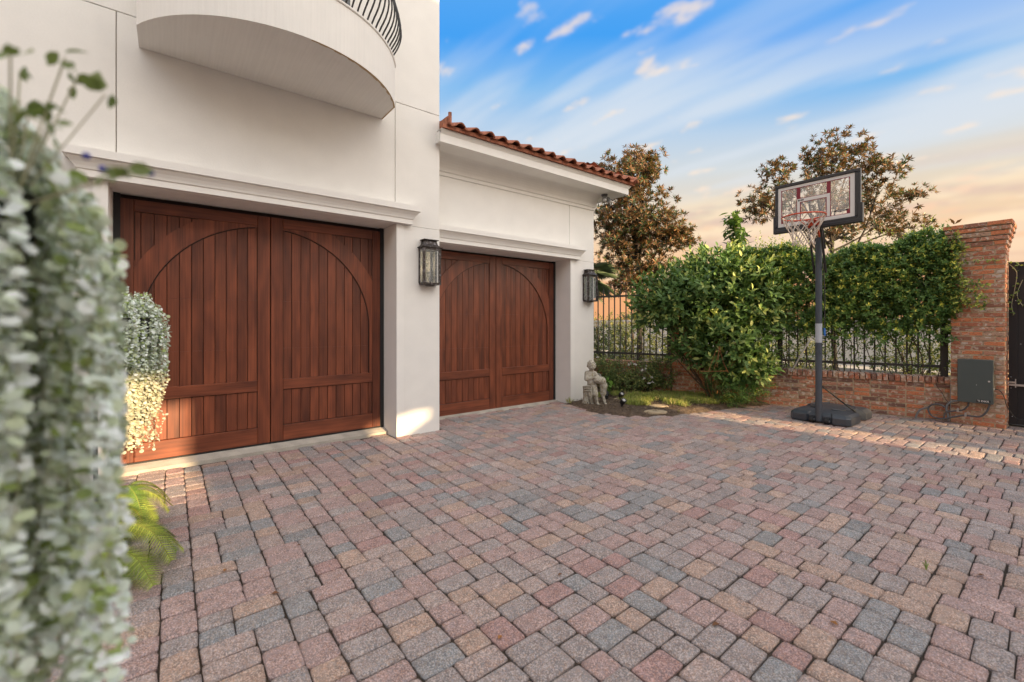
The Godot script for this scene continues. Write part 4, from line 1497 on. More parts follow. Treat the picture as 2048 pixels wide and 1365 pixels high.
	var levels := [[0.0, 0.222], [0.075, 0.195], [0.15, 0.158], [0.22, 0.125], [0.285, 0.108], [0.34, 0.115]]
	for j in 12:
		for s in [-1, 1]:
			var pts := []
			for i in levels.size():
				var a: float = TAU * (j + s * 0.5 * i) / 12
				var rad: float = levels[i][1]
				pts.append(rc + Vector3(cos(a) * rad, -levels[i][0] + (0.004 * sin(j * 2.3 + i)), sin(a) * rad))
			m.tube(pts, 0.0050, 5, false)
	obj("net", m, M.rope, rim)


# ------------------------------------------------------------------ plants
func make_leaf(key: String, w: float, fold: float, curl: float, full := true) -> Mesh:
	if leaf_mesh.has(key): return leaf_mesh[key]
	var m := MB.new()
	var rows := [[0.0, 0.0], [0.3, w * 0.9], [0.62, w], [1.0, 0.0]] if full else [[0.0, 0.0], [0.5, w], [1.0, 0.0]]
	var p := func(i: int, s: float) -> Vector3:
		return Vector3(rows[i][1] * s, rows[i][0], rows[i][1] * fold * absf(s) - curl * rows[i][0] * rows[i][0])
	for i in rows.size() - 1:
		for s in [-1.0, 1.0]:
			var a: Vector3 = (p as Callable).call(i, 0.0)
			var b: Vector3 = (p as Callable).call(i + 1, 0.0)
			var c: Vector3 = (p as Callable).call(i + 1, s)
			var d: Vector3 = (p as Callable).call(i, s)
			if rows[i + 1][1] > 0: m.tri(a, b, c, Vector3.BACK)
			if rows[i][1] > 0: m.tri(a, c, d, Vector3.BACK) if rows[i + 1][1] > 0 else m.tri(a, b, d, Vector3.BACK)
	leaf_mesh[key] = m.mesh()
	return leaf_mesh[key]

func disc_leaf() -> Mesh:
	if leaf_mesh.has("disc"): return leaf_mesh.disc
	var m := MB.new()
	for i in 8:
		var a := TAU * i / 8
		var b := TAU * (i + 1) / 8
		m.tri(Vector3(0, 0.5, 0.06), Vector3(sin(a) * 0.55, 0.5 - cos(a) * 0.5 * (0.8 if i == 0 else 1.0), 0), Vector3(sin(b) * 0.55, 0.5 - cos(b) * 0.5, 0), Vector3.BACK)
	leaf_mesh.disc = m.mesh()
	return leaf_mesh.disc

func leaf_tr(pos: Vector3, dir: Vector3, nrm: Vector3, s: float) -> Transform3D:
	var y := dir.normalized()
	var x := y.cross(nrm)
	if x.length() < 0.05: x = y.cross(Vector3(0.3, 0.5, 0.8))
	x = x.normalized()
	return Transform3D(Basis(x * s, y * s, x.cross(y) * s), pos)

func rdir() -> Vector3:
	while true:
		var v := Vector3(rf(-1, 1), rf(-1, 1), rf(-1, 1))
		var l := v.length()
		if l > 0.1 and l < 1.0: return v / l
	return Vector3.UP

# one leafy sprig: leaves set alternately along a short twig
func sprig(trs: Array, cols: Array, pos: Vector3, dir: Vector3, n: int, length: float, size: float, c: Color, tip: Color) -> void:
	var side := dir.cross(rdir()).normalized()
	for i in n:
		var t := (i + 0.5) / n
		var a := i * 2.4
		var out := side.rotated(dir, a)
		var d := (dir * (0.35 + 0.75 * t) + out * (1.0 - 0.45 * t)).normalized()
		var nr := (dir + Vector3.UP * 0.5 - out * 0.4 + rdir() * 0.35).normalized()
		trs.append(leaf_tr(pos + dir * length * t, d, nr, size * rf(0.7, 1.15) * (1.0 - 0.25 * t)))
		var k := rf(0.8, 1.25)
		var cc := c.lerp(tip, smoothstep(0.35, 1.0, t))
		cols.append(Color(cc.r * k, cc.g * k, cc.b * k))

func bushy(trs: Array, cols: Array, blobs: Array, size: float, dark: Color, mid: Color, tip: Color, tip_share: float, n_leaf := 7, length := 0.12, clump := 2.2) -> void:
	var nz := noise(clump, 2, 77)
	for b in blobs:
		var made := 0
		var tries := 0
		while made < b[2] and tries < b[2] * 4:
			tries += 1
			var d := rdir()
			var r := pow(rng.randf(), 0.33)
			var p: Vector3 = b[0] + d * r * b[1]
			if nz.get_noise_3dv(p) < -0.12 and rng.randf() < 0.8: continue
			made += 1
			var out: Vector3 = (d + Vector3.UP * 0.55 + rdir() * 0.6).normalized()
			var young := rng.randf() < tip_share * (0.4 + r)
			var base := dark.lerp(mid, rng.randf())
			sprig(trs, cols, p, out, n_leaf, length * rf(0.7, 1.3), size, base, tip if young else base.lerp(mid, 0.5))

func limb(m: MB, a: Vector3, b: Vector3, r0: float, r1: float, sag := 0.12) -> Array:
	var mid := (a + b) / 2 + rdir() * (b - a).length() * sag
	var pts := curve([a, mid, b], 4)
	var rad := []
	for i in pts.size(): rad.append(lerpf(r0, r1, float(i) / (pts.size() - 1)))
	m.tube(pts, rad, 7, false)
	return pts

func rosette(kind: int) -> Mesh:
	var key := "rosette%d" % kind
	if leaf_mesh.has(key): return leaf_mesh[key]
	var m := MB.new()
	var r := RandomNumberGenerator.new()
	r.seed = 900 + kind
	for i in 10:
		var a := i * 2.4 + r.randf() * 0.5
		var lift := 0.15 + 0.85 * i / 10.0
		var out := Vector3(cos(a), 0, sin(a))
		var d := (out + Vector3.UP * lift * 1.4).normalized()
		var under := -(d.cross(out.cross(Vector3.UP))).normalized()
		var tr := leaf_tr(Vector3.UP * 0.012 * i, d, Vector3.UP * 0.9 - out * 0.3, r.randf_range(0.85, 1.2))
		var brown: bool = r.randf() < [0.62, 0.45, 0.25][kind]
		var k := r.randf_range(0.75, 1.25)
		var cc := Color(0.21, 0.115, 0.052) if brown else Color(0.055, 0.085, 0.035)
		if brown and r.randf() < 0.35: cc = Color(0.13, 0.075, 0.04)
		m.col = Color(cc.r * k, cc.g * k, cc.b * k)
		m.t = tr
		var w := 0.135
		for s in [-1.0, 1.0]:
			m.tri(Vector3(0, 0, 0), Vector3(0, 0.5, 0), Vector3(s * w, 0.45, 0.05))
			m.tri(Vector3(0, 0.5, 0), Vector3(0, 1.0, -0.08), Vector3(s * w, 0.45, 0.05))
	leaf_mesh[key] = m.mesh()
	return leaf_mesh[key]

func magnolia(label: String, base: Vector3, fork: Vector3, blobs: Array, leaf: float, trunk_r: float) -> void:
	var t := thing("magnolia_tree", label, "tree", base)
	var m := MB.new()
	limb(m, Vector3.ZERO, fork - base, trunk_r, trunk_r * 0.62, 0.04)
	obj("trunk", m, M.bark, t)
	var trs := [[], [], []]
	var cols := [[], [], []]
	for b in blobs:
		var c: Vector3 = b[0] - base
		var lm := MB.new()
		var start := (fork - base).lerp(Vector3.ZERO, rf(0.0, 0.35))
		var main := limb(lm, start, c, trunk_r * 0.5, trunk_r * 0.16, 0.07)
		var clusters: int = b[2]
		var spots := []
		for i in int(clusters * (1.6 if trunk_r > 0.08 else 1.1)):
			var d := rdir()
			var p: Vector3 = c + d * pow(rng.randf(), 0.42) * b[1]
			spots.append(p)
			if i % 9 == 0: limb(lm, main[rng.randi_range(4, main.size() - 1)], p, trunk_r * 0.14, trunk_r * 0.05, 0.1)
			# two or three rosettes at the end of each twig
			for j in rng.randi_range(1, 3):
				var dir := (d * 0.8 + Vector3.UP * 0.7 + rdir() * 0.7).normalized()
				var k: int = [0, 0, 1, 1, 2][rng.randi_range(0, 4)]
				trs[k].append(leaf_tr(p + rdir() * leaf * 1.1, dir, rdir(), leaf * rf(0.8, 1.25)))
				var v := rf(0.8, 1.4)
				cols[k].append(Color(v, v, v))
		obj("limb", lm, M.bark, t)
	for k in 3: scatter("crown", rosette(k), M.leaf_gloss, trs[k], cols[k], t)

func silver_plant(called: String, label: String, c: Vector3, rad: Vector2, dome: float, y_end: float, strands: int, leaf: float, cream_below: float, pot_r: float, taper: float) -> void:
	var t := thing(called, label, "hanging plant", c)
	var trs := []
	var cols := []
	var st := MB.new()
	for i in strands:
		var a := rf(0, TAU)
		var r := sqrt(rng.randf())
		var lump := 1.0 + 0.13 * sin(a * 3.0 + 1.0) + 0.10 * sin(a * 7.0 + c.x * 9.0) + (rf(-0.12, 0.16) if taper > 0.1 else rf(-0.06, 0.06))
		var x := cos(a) * r * rad.x * lump
		var z := sin(a) * r * rad.y * lump
		var y := dome * (1.0 - pow(r, 2.2)) + (rf(-0.06, 0.05) if taper > 0.1 else rf(-0.03, 0.03))
		var low := lerpf(y_end, y - 0.1, pow(rng.randf(), 1.3 if taper < 0.1 else 1.0) * ((0.35 + 0.65 * r) if taper < 0.1 else 0.95))
		var p := Vector3(x * 0.75, y, z * 0.75)
		var pts := [p]
		var sway := rdir() * leaf * (0.5 if taper < 0.1 else 1.0)
		while p.y > low:
			var f := clampf((y - p.y) / 0.25, 0.0, 1.0)
			var shrink := 1.0 - taper * clampf((y - p.y) / maxf(0.01, dome - y_end), 0, 1)
			var tx := Vector3(x, 0, z) * shrink
			if taper > 0.1 and f >= 1.0 and rng.randf() < 0.06: sway = rdir() * leaf * 1.3
			p += Vector3((tx.x - p.x) * 0.12 * (1 - f) + (tx.x - p.x) * 0.05, -leaf * rf(0.45, 0.75), (tx.z - p.z) * 0.12 * (1 - f) + (tx.z - p.z) * 0.05) + sway * rf(-0.4, 0.6) * f + rdir() * leaf * 0.12
			pts.append(p)
			var out := Vector3(p.x, 0, p.z).normalized()
			var d := (out * rf(0.1, 0.8) + rdir() * 0.8 + Vector3.DOWN * 0.3).normalized()
			var nr := (out * 0.7 + Vector3.UP * 0.7 + rdir() * 0.6).normalized()
			trs.append(leaf_tr(p, d, nr, leaf * rf(0.5, 1.4)))
			var k := rf(0.8, 1.15)
			var cc := Color(0.80, 0.87, 0.81).lerp(Color(0.55, 0.62, 0.36), pow(rng.randf(), 1.5))
			if rng.randf() < 0.16: cc = Color(0.33, 0.42, 0.13)
			if rng.randf() < 0.3: cc = Color(0.90, 0.94, 0.92)
			cc = cc.lerp(Color(0.50, 0.49, 0.38), 0.8 * smoothstep(cream_below + 0.05, cream_below - 0.12, p.y + rf(-0.05, 0.05)))
			cols.append(Color(cc.r * k, cc.g * k, cc.b * k))
		if i % 2 == 0 and pts.size() > 2:
			var thin := []
			for j in range(0, pts.size(), 4): thin.append(pts[j])
			if thin.size() > 1: st.tube(thin, leaf * 0.05, 4, false)
	obj("stems", st, M.stem_pale, t)
	stuff(t.get_child(0))
	scatter("leaves", disc_leaf(), M.silver, trs, cols, t)
	var pm := MB.new()
	pm.lathe([Vector2(0.0, -pot_r * 1.3), Vector2(pot_r * 0.55, -pot_r * 1.25), Vector2(pot_r * 0.85, -pot_r * 0.6), Vector2(pot_r, 0.0), Vector2(pot_r * 1.06, 0.01), Vector2(pot_r * 0.9, 0.0), Vector2(0, -0.02)], 20)
	obj("pot", pm, M.black, t)
	pm = MB.new()
	var lean := Vector3(-0.17, 0, -0.09)
	pm.tube(curve([Vector3(0, -pot_r * 1.25, 0), Vector3(0, -pot_r * 1.6, 0) + lean * 0.25, lean + Vector3(0, -pot_r * 3.2, 0), lean + Vector3(0, -c.y - 0.02, 0)], 5), 0.012, 8)
	obj("stand_pole", pm, M.iron, t)

func fern(label: String, c: Vector3, reach: float, n: int) -> void:
	var t := thing("fern", label, "fern", c)
	var lf := make_leaf("pinna", 0.2, 0.15, 0.1, false)
	for i in n:
		var a := TAU * i / n + rf(-0.2, 0.2)
		var out := Vector3(cos(a), 0, sin(a))
		var up := rf(0.8, 1.7)
		var r := reach * rf(0.7, 1.1)
		var pts := curve([Vector3.ZERO, out * r * 0.3 + Vector3.UP * r * 0.6 * up, out * r * 0.75 + Vector3.UP * r * 0.55 * up, out * r * 1.05 + Vector3.UP * r * (0.3 * up - 0.1)], 8)
		var m := MB.new()
		m.col = Color(0.30, 0.30, 0.06)
		m.tube(pts, 0.0018, 4, false)
		var fc := Color(0.40, 0.46, 0.08).lerp(Color(0.085, 0.18, 0.03), rng.randf())
		var tr := []
		for j in range(3, pts.size() - 1):
			var d: Vector3 = (pts[j + 1] - pts[j]).normalized()
			var s := d.cross(Vector3.UP).normalized()
			var w := reach * 0.24 * sin(PI * float(j - 2) / (pts.size() - 1)) * 1.15
			for e in [0, 1]:
				for g in [-1, 1]:
					var p: Vector3 = (pts[j] as Vector3).lerp(pts[j + 1], e * 0.5)
					var x: Vector3 = s * g + d * 0.35 + Vector3.DOWN * 0.15
					var w2 := 0.0042
					var tone := rf(0.6, 1.35)
					m.col = Color(fc.r * tone, fc.g * tone, fc.b * tone)
					m.tri(p - d * w2, p + d * w2, p + x * w, Vector3.UP)
		obj("frond", m, M.leaf, t)

func plants_by_camera() -> void:
	var c := at(-166, 646, 0.42)
	silver_plant("trailing_plant", "large out-of-focus silver trailing plant filling the left edge, close by", Vector3(c.x, 1.44, c.z), Vector2(0.138, 0.138), 0.145, -0.72, 330, 0.0112, -3.0, 0.085, 0.0)
	c = at(264, 646, 2.75)
	silver_plant("trailing_plant", "smaller silver trailing plant in a black pot before the left garage door", Vector3(c.x, 1.34, c.z), Vector2(0.165, 0.165), 0.16, -0.82, 330, 0.0155, -0.33, 0.12, 0.72)
	# the upright flowering sprigs of the near basket
	var t := thing("flowering_sprig", "soft-focus green sprigs with tiny violet flowers above the near trailing plant", "plant", at(40, 300, 0.45))
	var trs := []
	var cols := []
	var fm := MB.new()
	for p in [[20, 110], [40, 140], [60, 210], [95, 215], [150, 165], [210, 190], [30, 260], [100, 240], [250, 350], [210, 355], [130, 115]]:
		var q := at(p[0], p[1], rf(0.36, 0.46)) - t.position
		for i in 4:
			trs.append(leaf_tr(q + rdir() * 0.006, rdir(), Vector3.UP + rdir(), rf(0.012, 0.022)))
			var cc := Color(0.14, 0.20, 0.05).lerp(Color(0.25, 0.30, 0.12), rng.randf())
			cols.append(cc)
		fm.tube([q, q.lerp(at(20, 420, 0.43) - t.position, 0.8)], 0.0009, 4, false)
	stuff(obj("stems", fm, M.stem_pale, t))
	scatter("leaves", make_leaf("oval", 0.32, 0.2, 0.1), M.leaf, trs, cols, t)
	fm = MB.new()
	for p in [[172, 312], [205, 338], [300, 346], [290, 340]]:
		fm.ball(at(p[0], p[1], 0.42) - t.position, Vector3.ONE * 0.0035, 6, 4)
	obj("flowers", fm, M.violet, t)
	fern("bright green fern arching over the paving at the foot of the trailing plants", Vector3(-0.30, 0.0, -3.05), 0.36, 26)
	fern("low yellow-green fern tuft against the left garage door's threshold", Vector3(-0.27, 0.02, -3.65), 0.27, 30)

func hedge() -> void:
	var a := Vector3(8.31, 0, -1.03)
	var b := Vector3(7.30, 0, -4.15)
	var u := (b - a).normalized()
	var n := Vector3(-u.z, 0, u.x)
	if n.x > 0: n = -n
	var t := thing("climbing_hedge", "dense glossy green hedge swallowing the iron fence beside the gate pillar", "hedge", a)
	var trs := []
	var cols := []
	var nz := noise(2.4, 2, 51)
	var made := 0
	while made < 13500:
		var s := rf(-0.03, 3.25)
		var top := 2.43 + 0.10 * sin(s * 3.1 + 1.0) + 0.07 * sin(s * 7.7)
		var y := lerpf(0.95, top, pow(rng.randf(), 0.72))
		if y < 1.45 and rng.randf() > 0.10 + 0.9 * pow((y - 0.95) / 0.5, 1.4): continue
		var deep := rf(-0.34, 0.30)
		if rng.randf() < 0.45: deep = rf(0.12, 0.36)
		if y > top - 0.2: deep *= 0.75
		var p := u * s + n * (deep - 0.12) + Vector3.UP * y
		if nz.get_noise_3dv(p) < -0.18 and rng.randf() < 0.85: continue
		made += 1
		var out := (n * 0.9 + Vector3.UP * 0.7 + rdir() * 0.7).normalized()
		var young := rng.randf() < 0.30
		var c := Color(0.09, 0.185, 0.055).lerp(Color(0.20, 0.33, 0.09), rng.randf())
		sprig(trs, cols, p, out, 7, 0.085, 0.064, c, Color(0.72, 0.70, 0.14) if young else c.lerp(Color(0.12, 0.20, 0.05), 0.5))
	# loose shoots that stand out of the clipped mass
	for i in 90:
		var s := rf(0.0, 3.2)
		var q := u * s + n * rf(-0.3, 0.35) + Vector3.UP * (2.38 + 0.10 * sin(s * 3.1 + 1.0))
		var dir := (Vector3.UP + rdir() * 0.6).normalized()
		sprig(trs, cols, q, dir, 10, rf(0.16, 0.34), 0.052, Color(0.12, 0.22, 0.05), Color(0.55, 0.56, 0.13))
	# shoots that lap over the pillar's face
	for i in 130:
		var q := Vector3(8.08 + rf(-0.05, 0.04), rf(1.5, 2.45), -1.0 + 0.3 * pow(rng.randf(), 1.8)) - a
		if absf(q.y - 1.68) > 0.22 and q.z > 0.12: continue
		sprig(trs, cols, q, (Vector3(-0.6, 0.2, 0.5) + rdir() * 0.6).normalized(), 6, 0.08, 0.055, Color(0.11, 0.2, 0.05), Color(0.62, 0.62, 0.13))
	scatter("leaves", make_leaf("small", 0.27, 0.25, 0.12, false), M.leaf_gloss, trs, cols, t)
	# bare stems that climb through the railings
	for i in 26:
		var m := MB.new()
		var s := rf(0.05, 3.1)
		var p := u * s + n * rf(-0.25, 0.0) + Vector3.UP * 0.58
		var pts := [p]
		for k in 5:
			p += Vector3.UP * rf(0.15, 0.25) + u * rf(-0.09, 0.09) + n * rf(-0.03, 0.05)
			pts.append(p)
		m.tube(curve(pts, 3), rf(0.004, 0.009), 5, false)
		obj("stem", m, M.stem, t)
	# thin sprays under the hedge, in front of the bars
	trs = []
	cols = []
	for i in 900:
		var p := u * rf(0.0, 3.2) + n * rf(-0.28, 0.06) + Vector3.UP * rf(0.66, 1.3)
		sprig(trs, cols, p, (rdir() + Vector3.UP * 0.4).normalized(), 5, 0.1, 0.045, Color(0.10, 0.17, 0.035), Color(0.26, 0.33, 0.07))
	scatter("leaves", make_leaf("small", 0.27, 0.25, 0.12, false), M.leaf, trs, cols, t)
	# the vine across the pillar
	var v := thing("vine", "thin yellow-green vine trailing across the brick gate pillar", "vine", Vector3(8.10, 1.9, -1.0))
	trs = []
	cols = []
	for e in [[[1880, 535], [1915, 527], [1950, 522], [1985, 520], [2020, 525], [2040, 530]], [[1885, 585], [1915, 590], [1940, 588], [1965, 590], [1975, 598]], [[1890, 605], [1880, 580], [1895, 560], [1930, 555], [1945, 570], [1925, 590]], [[1898, 450], [1910, 470], [1925, 490], [1915, 505]], [[2018, 528], [2034, 545], [2030, 580], [2024, 610], [2028, 630]], [[2046, 560], [2035, 590], [2046, 612]]]:
		var pts := []
		for p in e: pts.append(on_x(p[0], p[1], 8.10 if p[0] < 2016 else 8.44) - v.position)
		pts = curve(pts, 5)
		var m := MB.new()
		m.tube(pts, 0.0035, 5, false)
		obj("tendril", m, M.stem_pale, v)
		for i in range(0, pts.size(), 1):
			for k in 2:
				if rng.randf() < 0.75:
					trs.append(leaf_tr(pts[i] + rdir() * 0.012, rdir() + Vector3(-0.6, 0.2, 0), Vector3(-1, 0.8, 0.2) + rdir() * 0.6, rf(0.03, 0.055)))
					cols.append(Color(0.10, 0.19, 0.04).lerp(Color(0.42, 0.46, 0.10), rng.randf()))
	scatter("leaves", make_leaf("small", 0.27, 0.25, 0.12, false), M.leaf, trs, cols, v)
	var sp := thing("stray_sprout", "small brown leafy sprout growing on top of the gate pillar's cap", "plant", Vector3(8.22, 2.63, -0.98))
	var sm := MB.new()
	for i in 6:
		sm.t = leaf_tr(Vector3.ZERO, Vector3(rf(-1, 1), rf(0.3, 1), rf(-1, 1)), rdir(), rf(0.06, 0.1))
		sm.col = Color(0.2, 0.1, 0.04)
		sm.tri(Vector3.ZERO, Vector3(0.18, 0.5, 0.05), Vector3(0, 1, 0))
		sm.tri(Vector3.ZERO, Vector3(-0.18, 0.5, 0.05), Vector3(0, 1, 0))
	obj("leaves", sm, M.leaf, sp)

func garden_bushes() -> void:
	# big broad-leaved bush in front of the pier
	var c := at(1430, 640, 7.25)
	c.y = 0
	var t := thing("leafy_bush", "big sprawling light-green bush hiding the brick pier between the fences", "bush", c)
	var trs := []
	var cols := []
	var bl := []
	for e in [[1440, 585, 7.3, 0.95, 0.62, 0.45, 520], [1360, 600, 7.35, 0.62, 0.48, 0.4, 330], [1310, 610, 7.6, 0.42, 0.40, 0.32, 200], [1500, 600, 7.0, 0.5, 0.6, 0.36, 300], [1455, 690, 7.0, 0.62, 0.45, 0.40, 380], [1500, 735, 6.9, 0.42, 0.26, 0.30, 190], [1400, 545, 7.4, 0.35, 0.28, 0.3, 110], [1390, 690, 7.2, 0.3, 0.3, 0.28, 110]]:
		bl.append([at(e[0], e[1], e[2]) - c, Vector3(e[3] * 0.75, e[4], e[5] * 1.1), int(e[6] * 0.8)])
	bushy(trs, cols, bl, 0.135, Color(0.06, 0.125, 0.035), Color(0.15, 0.26, 0.07), Color(0.50, 0.56, 0.17), 0.26, 7, 0.22)
	scatter("leaves", make_leaf("broad", 0.2, 0.22, 0.15), M.leaf, trs, cols, t)
	for i in 22:
		var m := MB.new()
		var top := at(rf(1300, 1530), rf(540, 700), 7.25) - c
		limb(m, Vector3(rf(-0.1, 0.15), 0.02, rf(-0.1, 0.1)), top, 0.014, 0.004, 0.1)
		obj("branch", m, M.stem if i % 3 else M.cane, t)
	# the dead canes that hang in its middle
	for e in [[[1438, 695], [1430, 740]], [[1440, 695], [1445, 725], [1455, 745]], [[1436, 700], [1415, 742]], [[1398, 745], [1430, 742], [1460, 740]], [[1460, 740], [1475, 720]], [[1440, 690], [1437, 720], [1432, 735]]]:
		var pts := []
		for p in e: pts.append(at(p[0], p[1], 6.72) - c + rdir() * 0.02)
		var m := MB.new()
		m.tube(curve(pts, 4), 0.0045, 5, false)
		obj("dead_cane", m, M.cane, t)
	# ferny ground plant
	var f := thing("feathery_shrub", "low dark feathery shrub on the mulch below the big leafy bush", "shrub", at(1470, 795, 7.0) * Vector3(1, 0, 1))
	trs = []
	cols = []
	bl = []
	for e in [[1450, 775, 6.95, 0.28], [1500, 770, 6.9, 0.26], [1475, 785, 6.85, 0.25]]:
		bl.append([at(e[0], e[1], e[2]) - f.position, Vector3(e[3], 0.22, e[3]), 260])
	bushy(trs, cols, bl, 0.05, Color(0.03, 0.085, 0.02), Color(0.06, 0.15, 0.03), Color(0.14, 0.27, 0.05), 0.3, 9, 0.14)
	scatter("leaves", make_leaf("needle", 0.09, 0.1, 0.1, false), M.leaf, trs, cols, f)
	# roses along the left wall
	var r := thing("rose_bush", "rose bush with small white flowers in front of the left brick wall", "rose bush", at(1270, 779, 8.2) * Vector3(1, 0, 1))
	trs = []
	cols = []
	bl = []
	for e in [[1205, 745, 8.6, 0.28, 0.26], [1240, 750, 8.45, 0.34, 0.26], [1285, 752, 8.2, 0.34, 0.27], [1325, 748, 8.0, 0.25, 0.24], [1265, 768, 8.2, 0.4, 0.14]]:
		bl.append([at(e[0], e[1], e[2]) - r.position, Vector3(e[3], e[4], e[3]), 330])
	bushy(trs, cols, bl, 0.04, Color(0.09, 0.14, 0.045), Color(0.25, 0.31, 0.10), Color(0.52, 0.50, 0.17), 0.35, 6, 0.1)
	scatter("leaves", make_leaf("rose_leaf", 0.36, 0.2, 0.1, false), M.leaf, trs, cols, r)
	for i in 12:
		var m := MB.new()
		limb(m, Vector3(rf(-0.4, 0.3), 0.0, rf(-0.3, 0.3)), Vector3(rf(-0.6, 0.5), rf(0.3, 0.55), rf(-0.5, 0.5)), 0.008, 0.003, 0.1)
		obj("stem", m, M.stem, r)
	for e in [[1195, 716, 8.5], [1292, 733, 7.75], [1293, 739, 7.75], [1285, 742, 7.8], [1303, 756, 7.7], [1306, 765, 7.7], [1298, 768, 7.7], [1287, 758, 7.75], [1258, 731, 8.0], [1270, 730, 8.0], [1262, 728, 8.1], [1200, 750, 8.2]]:
		var m := MB.new()
		var q := at(e[0], e[1], e[2]) - r.position
		for i in 9:
			m.t = leaf_tr(q, Vector3(rf(-1, 1), rf(-0.2, 1), rf(-1, 1)), rdir(), rf(0.028, 0.042))
			m.tri(Vector3.ZERO, Vector3(0.4, 0.6, 0.1), Vector3(0, 1, 0.2))
			m.tri(Vector3.ZERO, Vector3(-0.4, 0.6, 0.1), Vector3(0, 1, 0.2))
		obj("rose", m, M.petal, r)
	# young upright shoot above the bush
	var y := thing("young_tree", "slender upright young tree with large leaves rising above the hedge", "tree", at(1478, 790, 7.9) * Vector3(1, 0, 1))
	trs = []
	cols = []
	var sm := MB.new()
	var tip := at(1466, 432, 7.9) - y.position
	sm.tube(curve([Vector3.ZERO, at(1482, 600, 7.9) - y.position, at(1480, 500, 7.9) - y.position, tip], 5), 0.012, 6, false)
	obj("trunk", sm, M.stem, y)
	for i in 260:
		var k := rf(0.0, 1.0)
		var p := (at(1482, 520, 7.9) - y.position).lerp(tip, k) + rdir() * (0.32 - 0.2 * k) * rf(0.2, 1.0)
		trs.append(leaf_tr(p, (rdir() + Vector3.DOWN * 0.2).normalized(), Vector3.UP + rdir() * 0.6, rf(0.11, 0.19)))
		cols.append(Color(0.06, 0.12, 0.04).lerp(Color(0.22, 0.34, 0.07), k * rng.randf()))
	scatter("leaves", make_leaf("broad", 0.2, 0.22, 0.15), M.leaf_gloss, trs, cols, y)
	# small plant beside the statue
	var s := thing("leafy_seedling", "small bright green leafy plant between the cherub statue and the roses", "plant", on_ground(1216, 795, 0.03))
	trs = []
	cols = []
	for i in 40:
		trs.append(leaf_tr(Vector3(rf(-0.06, 0.06), rf(0.06, 0.36), rf(-0.06, 0.06)), rdir() + Vector3.DOWN * 0.3, Vector3.UP + rdir() * 0.5, rf(0.07, 0.11)))
		cols.append(Color(0.08, 0.2, 0.03).lerp(Color(0.2, 0.36, 0.06), rng.randf()))
	sm = MB.new()
	sm.tube([Vector3.ZERO, Vector3(0, 0.34, 0)], 0.005, 5, false)
	obj("stem", sm, M.stem_pale, s)
	scatter("leaves", make_leaf("oval", 0.32, 0.2, 0.1), M.leaf, trs, cols, s)

func bed_height(x: float, z: float, nz: FastNoiseLite) -> float:
	var near := 9.0
	for i in EDGE.size() - 1:
		var q := Geometry2D.get_closest_point_to_segment(Vector2(x, z), EDGE[i], EDGE[i + 1])
		near = minf(near, q.distance_to(Vector2(x, z)))
	return minf(near * 0.35, 0.035) + nz.get_noise_2d(x * 9, z * 9) * 0.012 + 0.004

func bed_area() -> PackedVector2Array:
	var o := PackedVector2Array()
	for p: Vector2 in EDGE: o.append(p)
	o.append_array([Vector2(7.3, -4.3), Vector2(6.9, -6.0), Vector2(6.4, -7.6), Vector2(5.7, -7.6), Vector2(5.7, -5.1)])
	return o

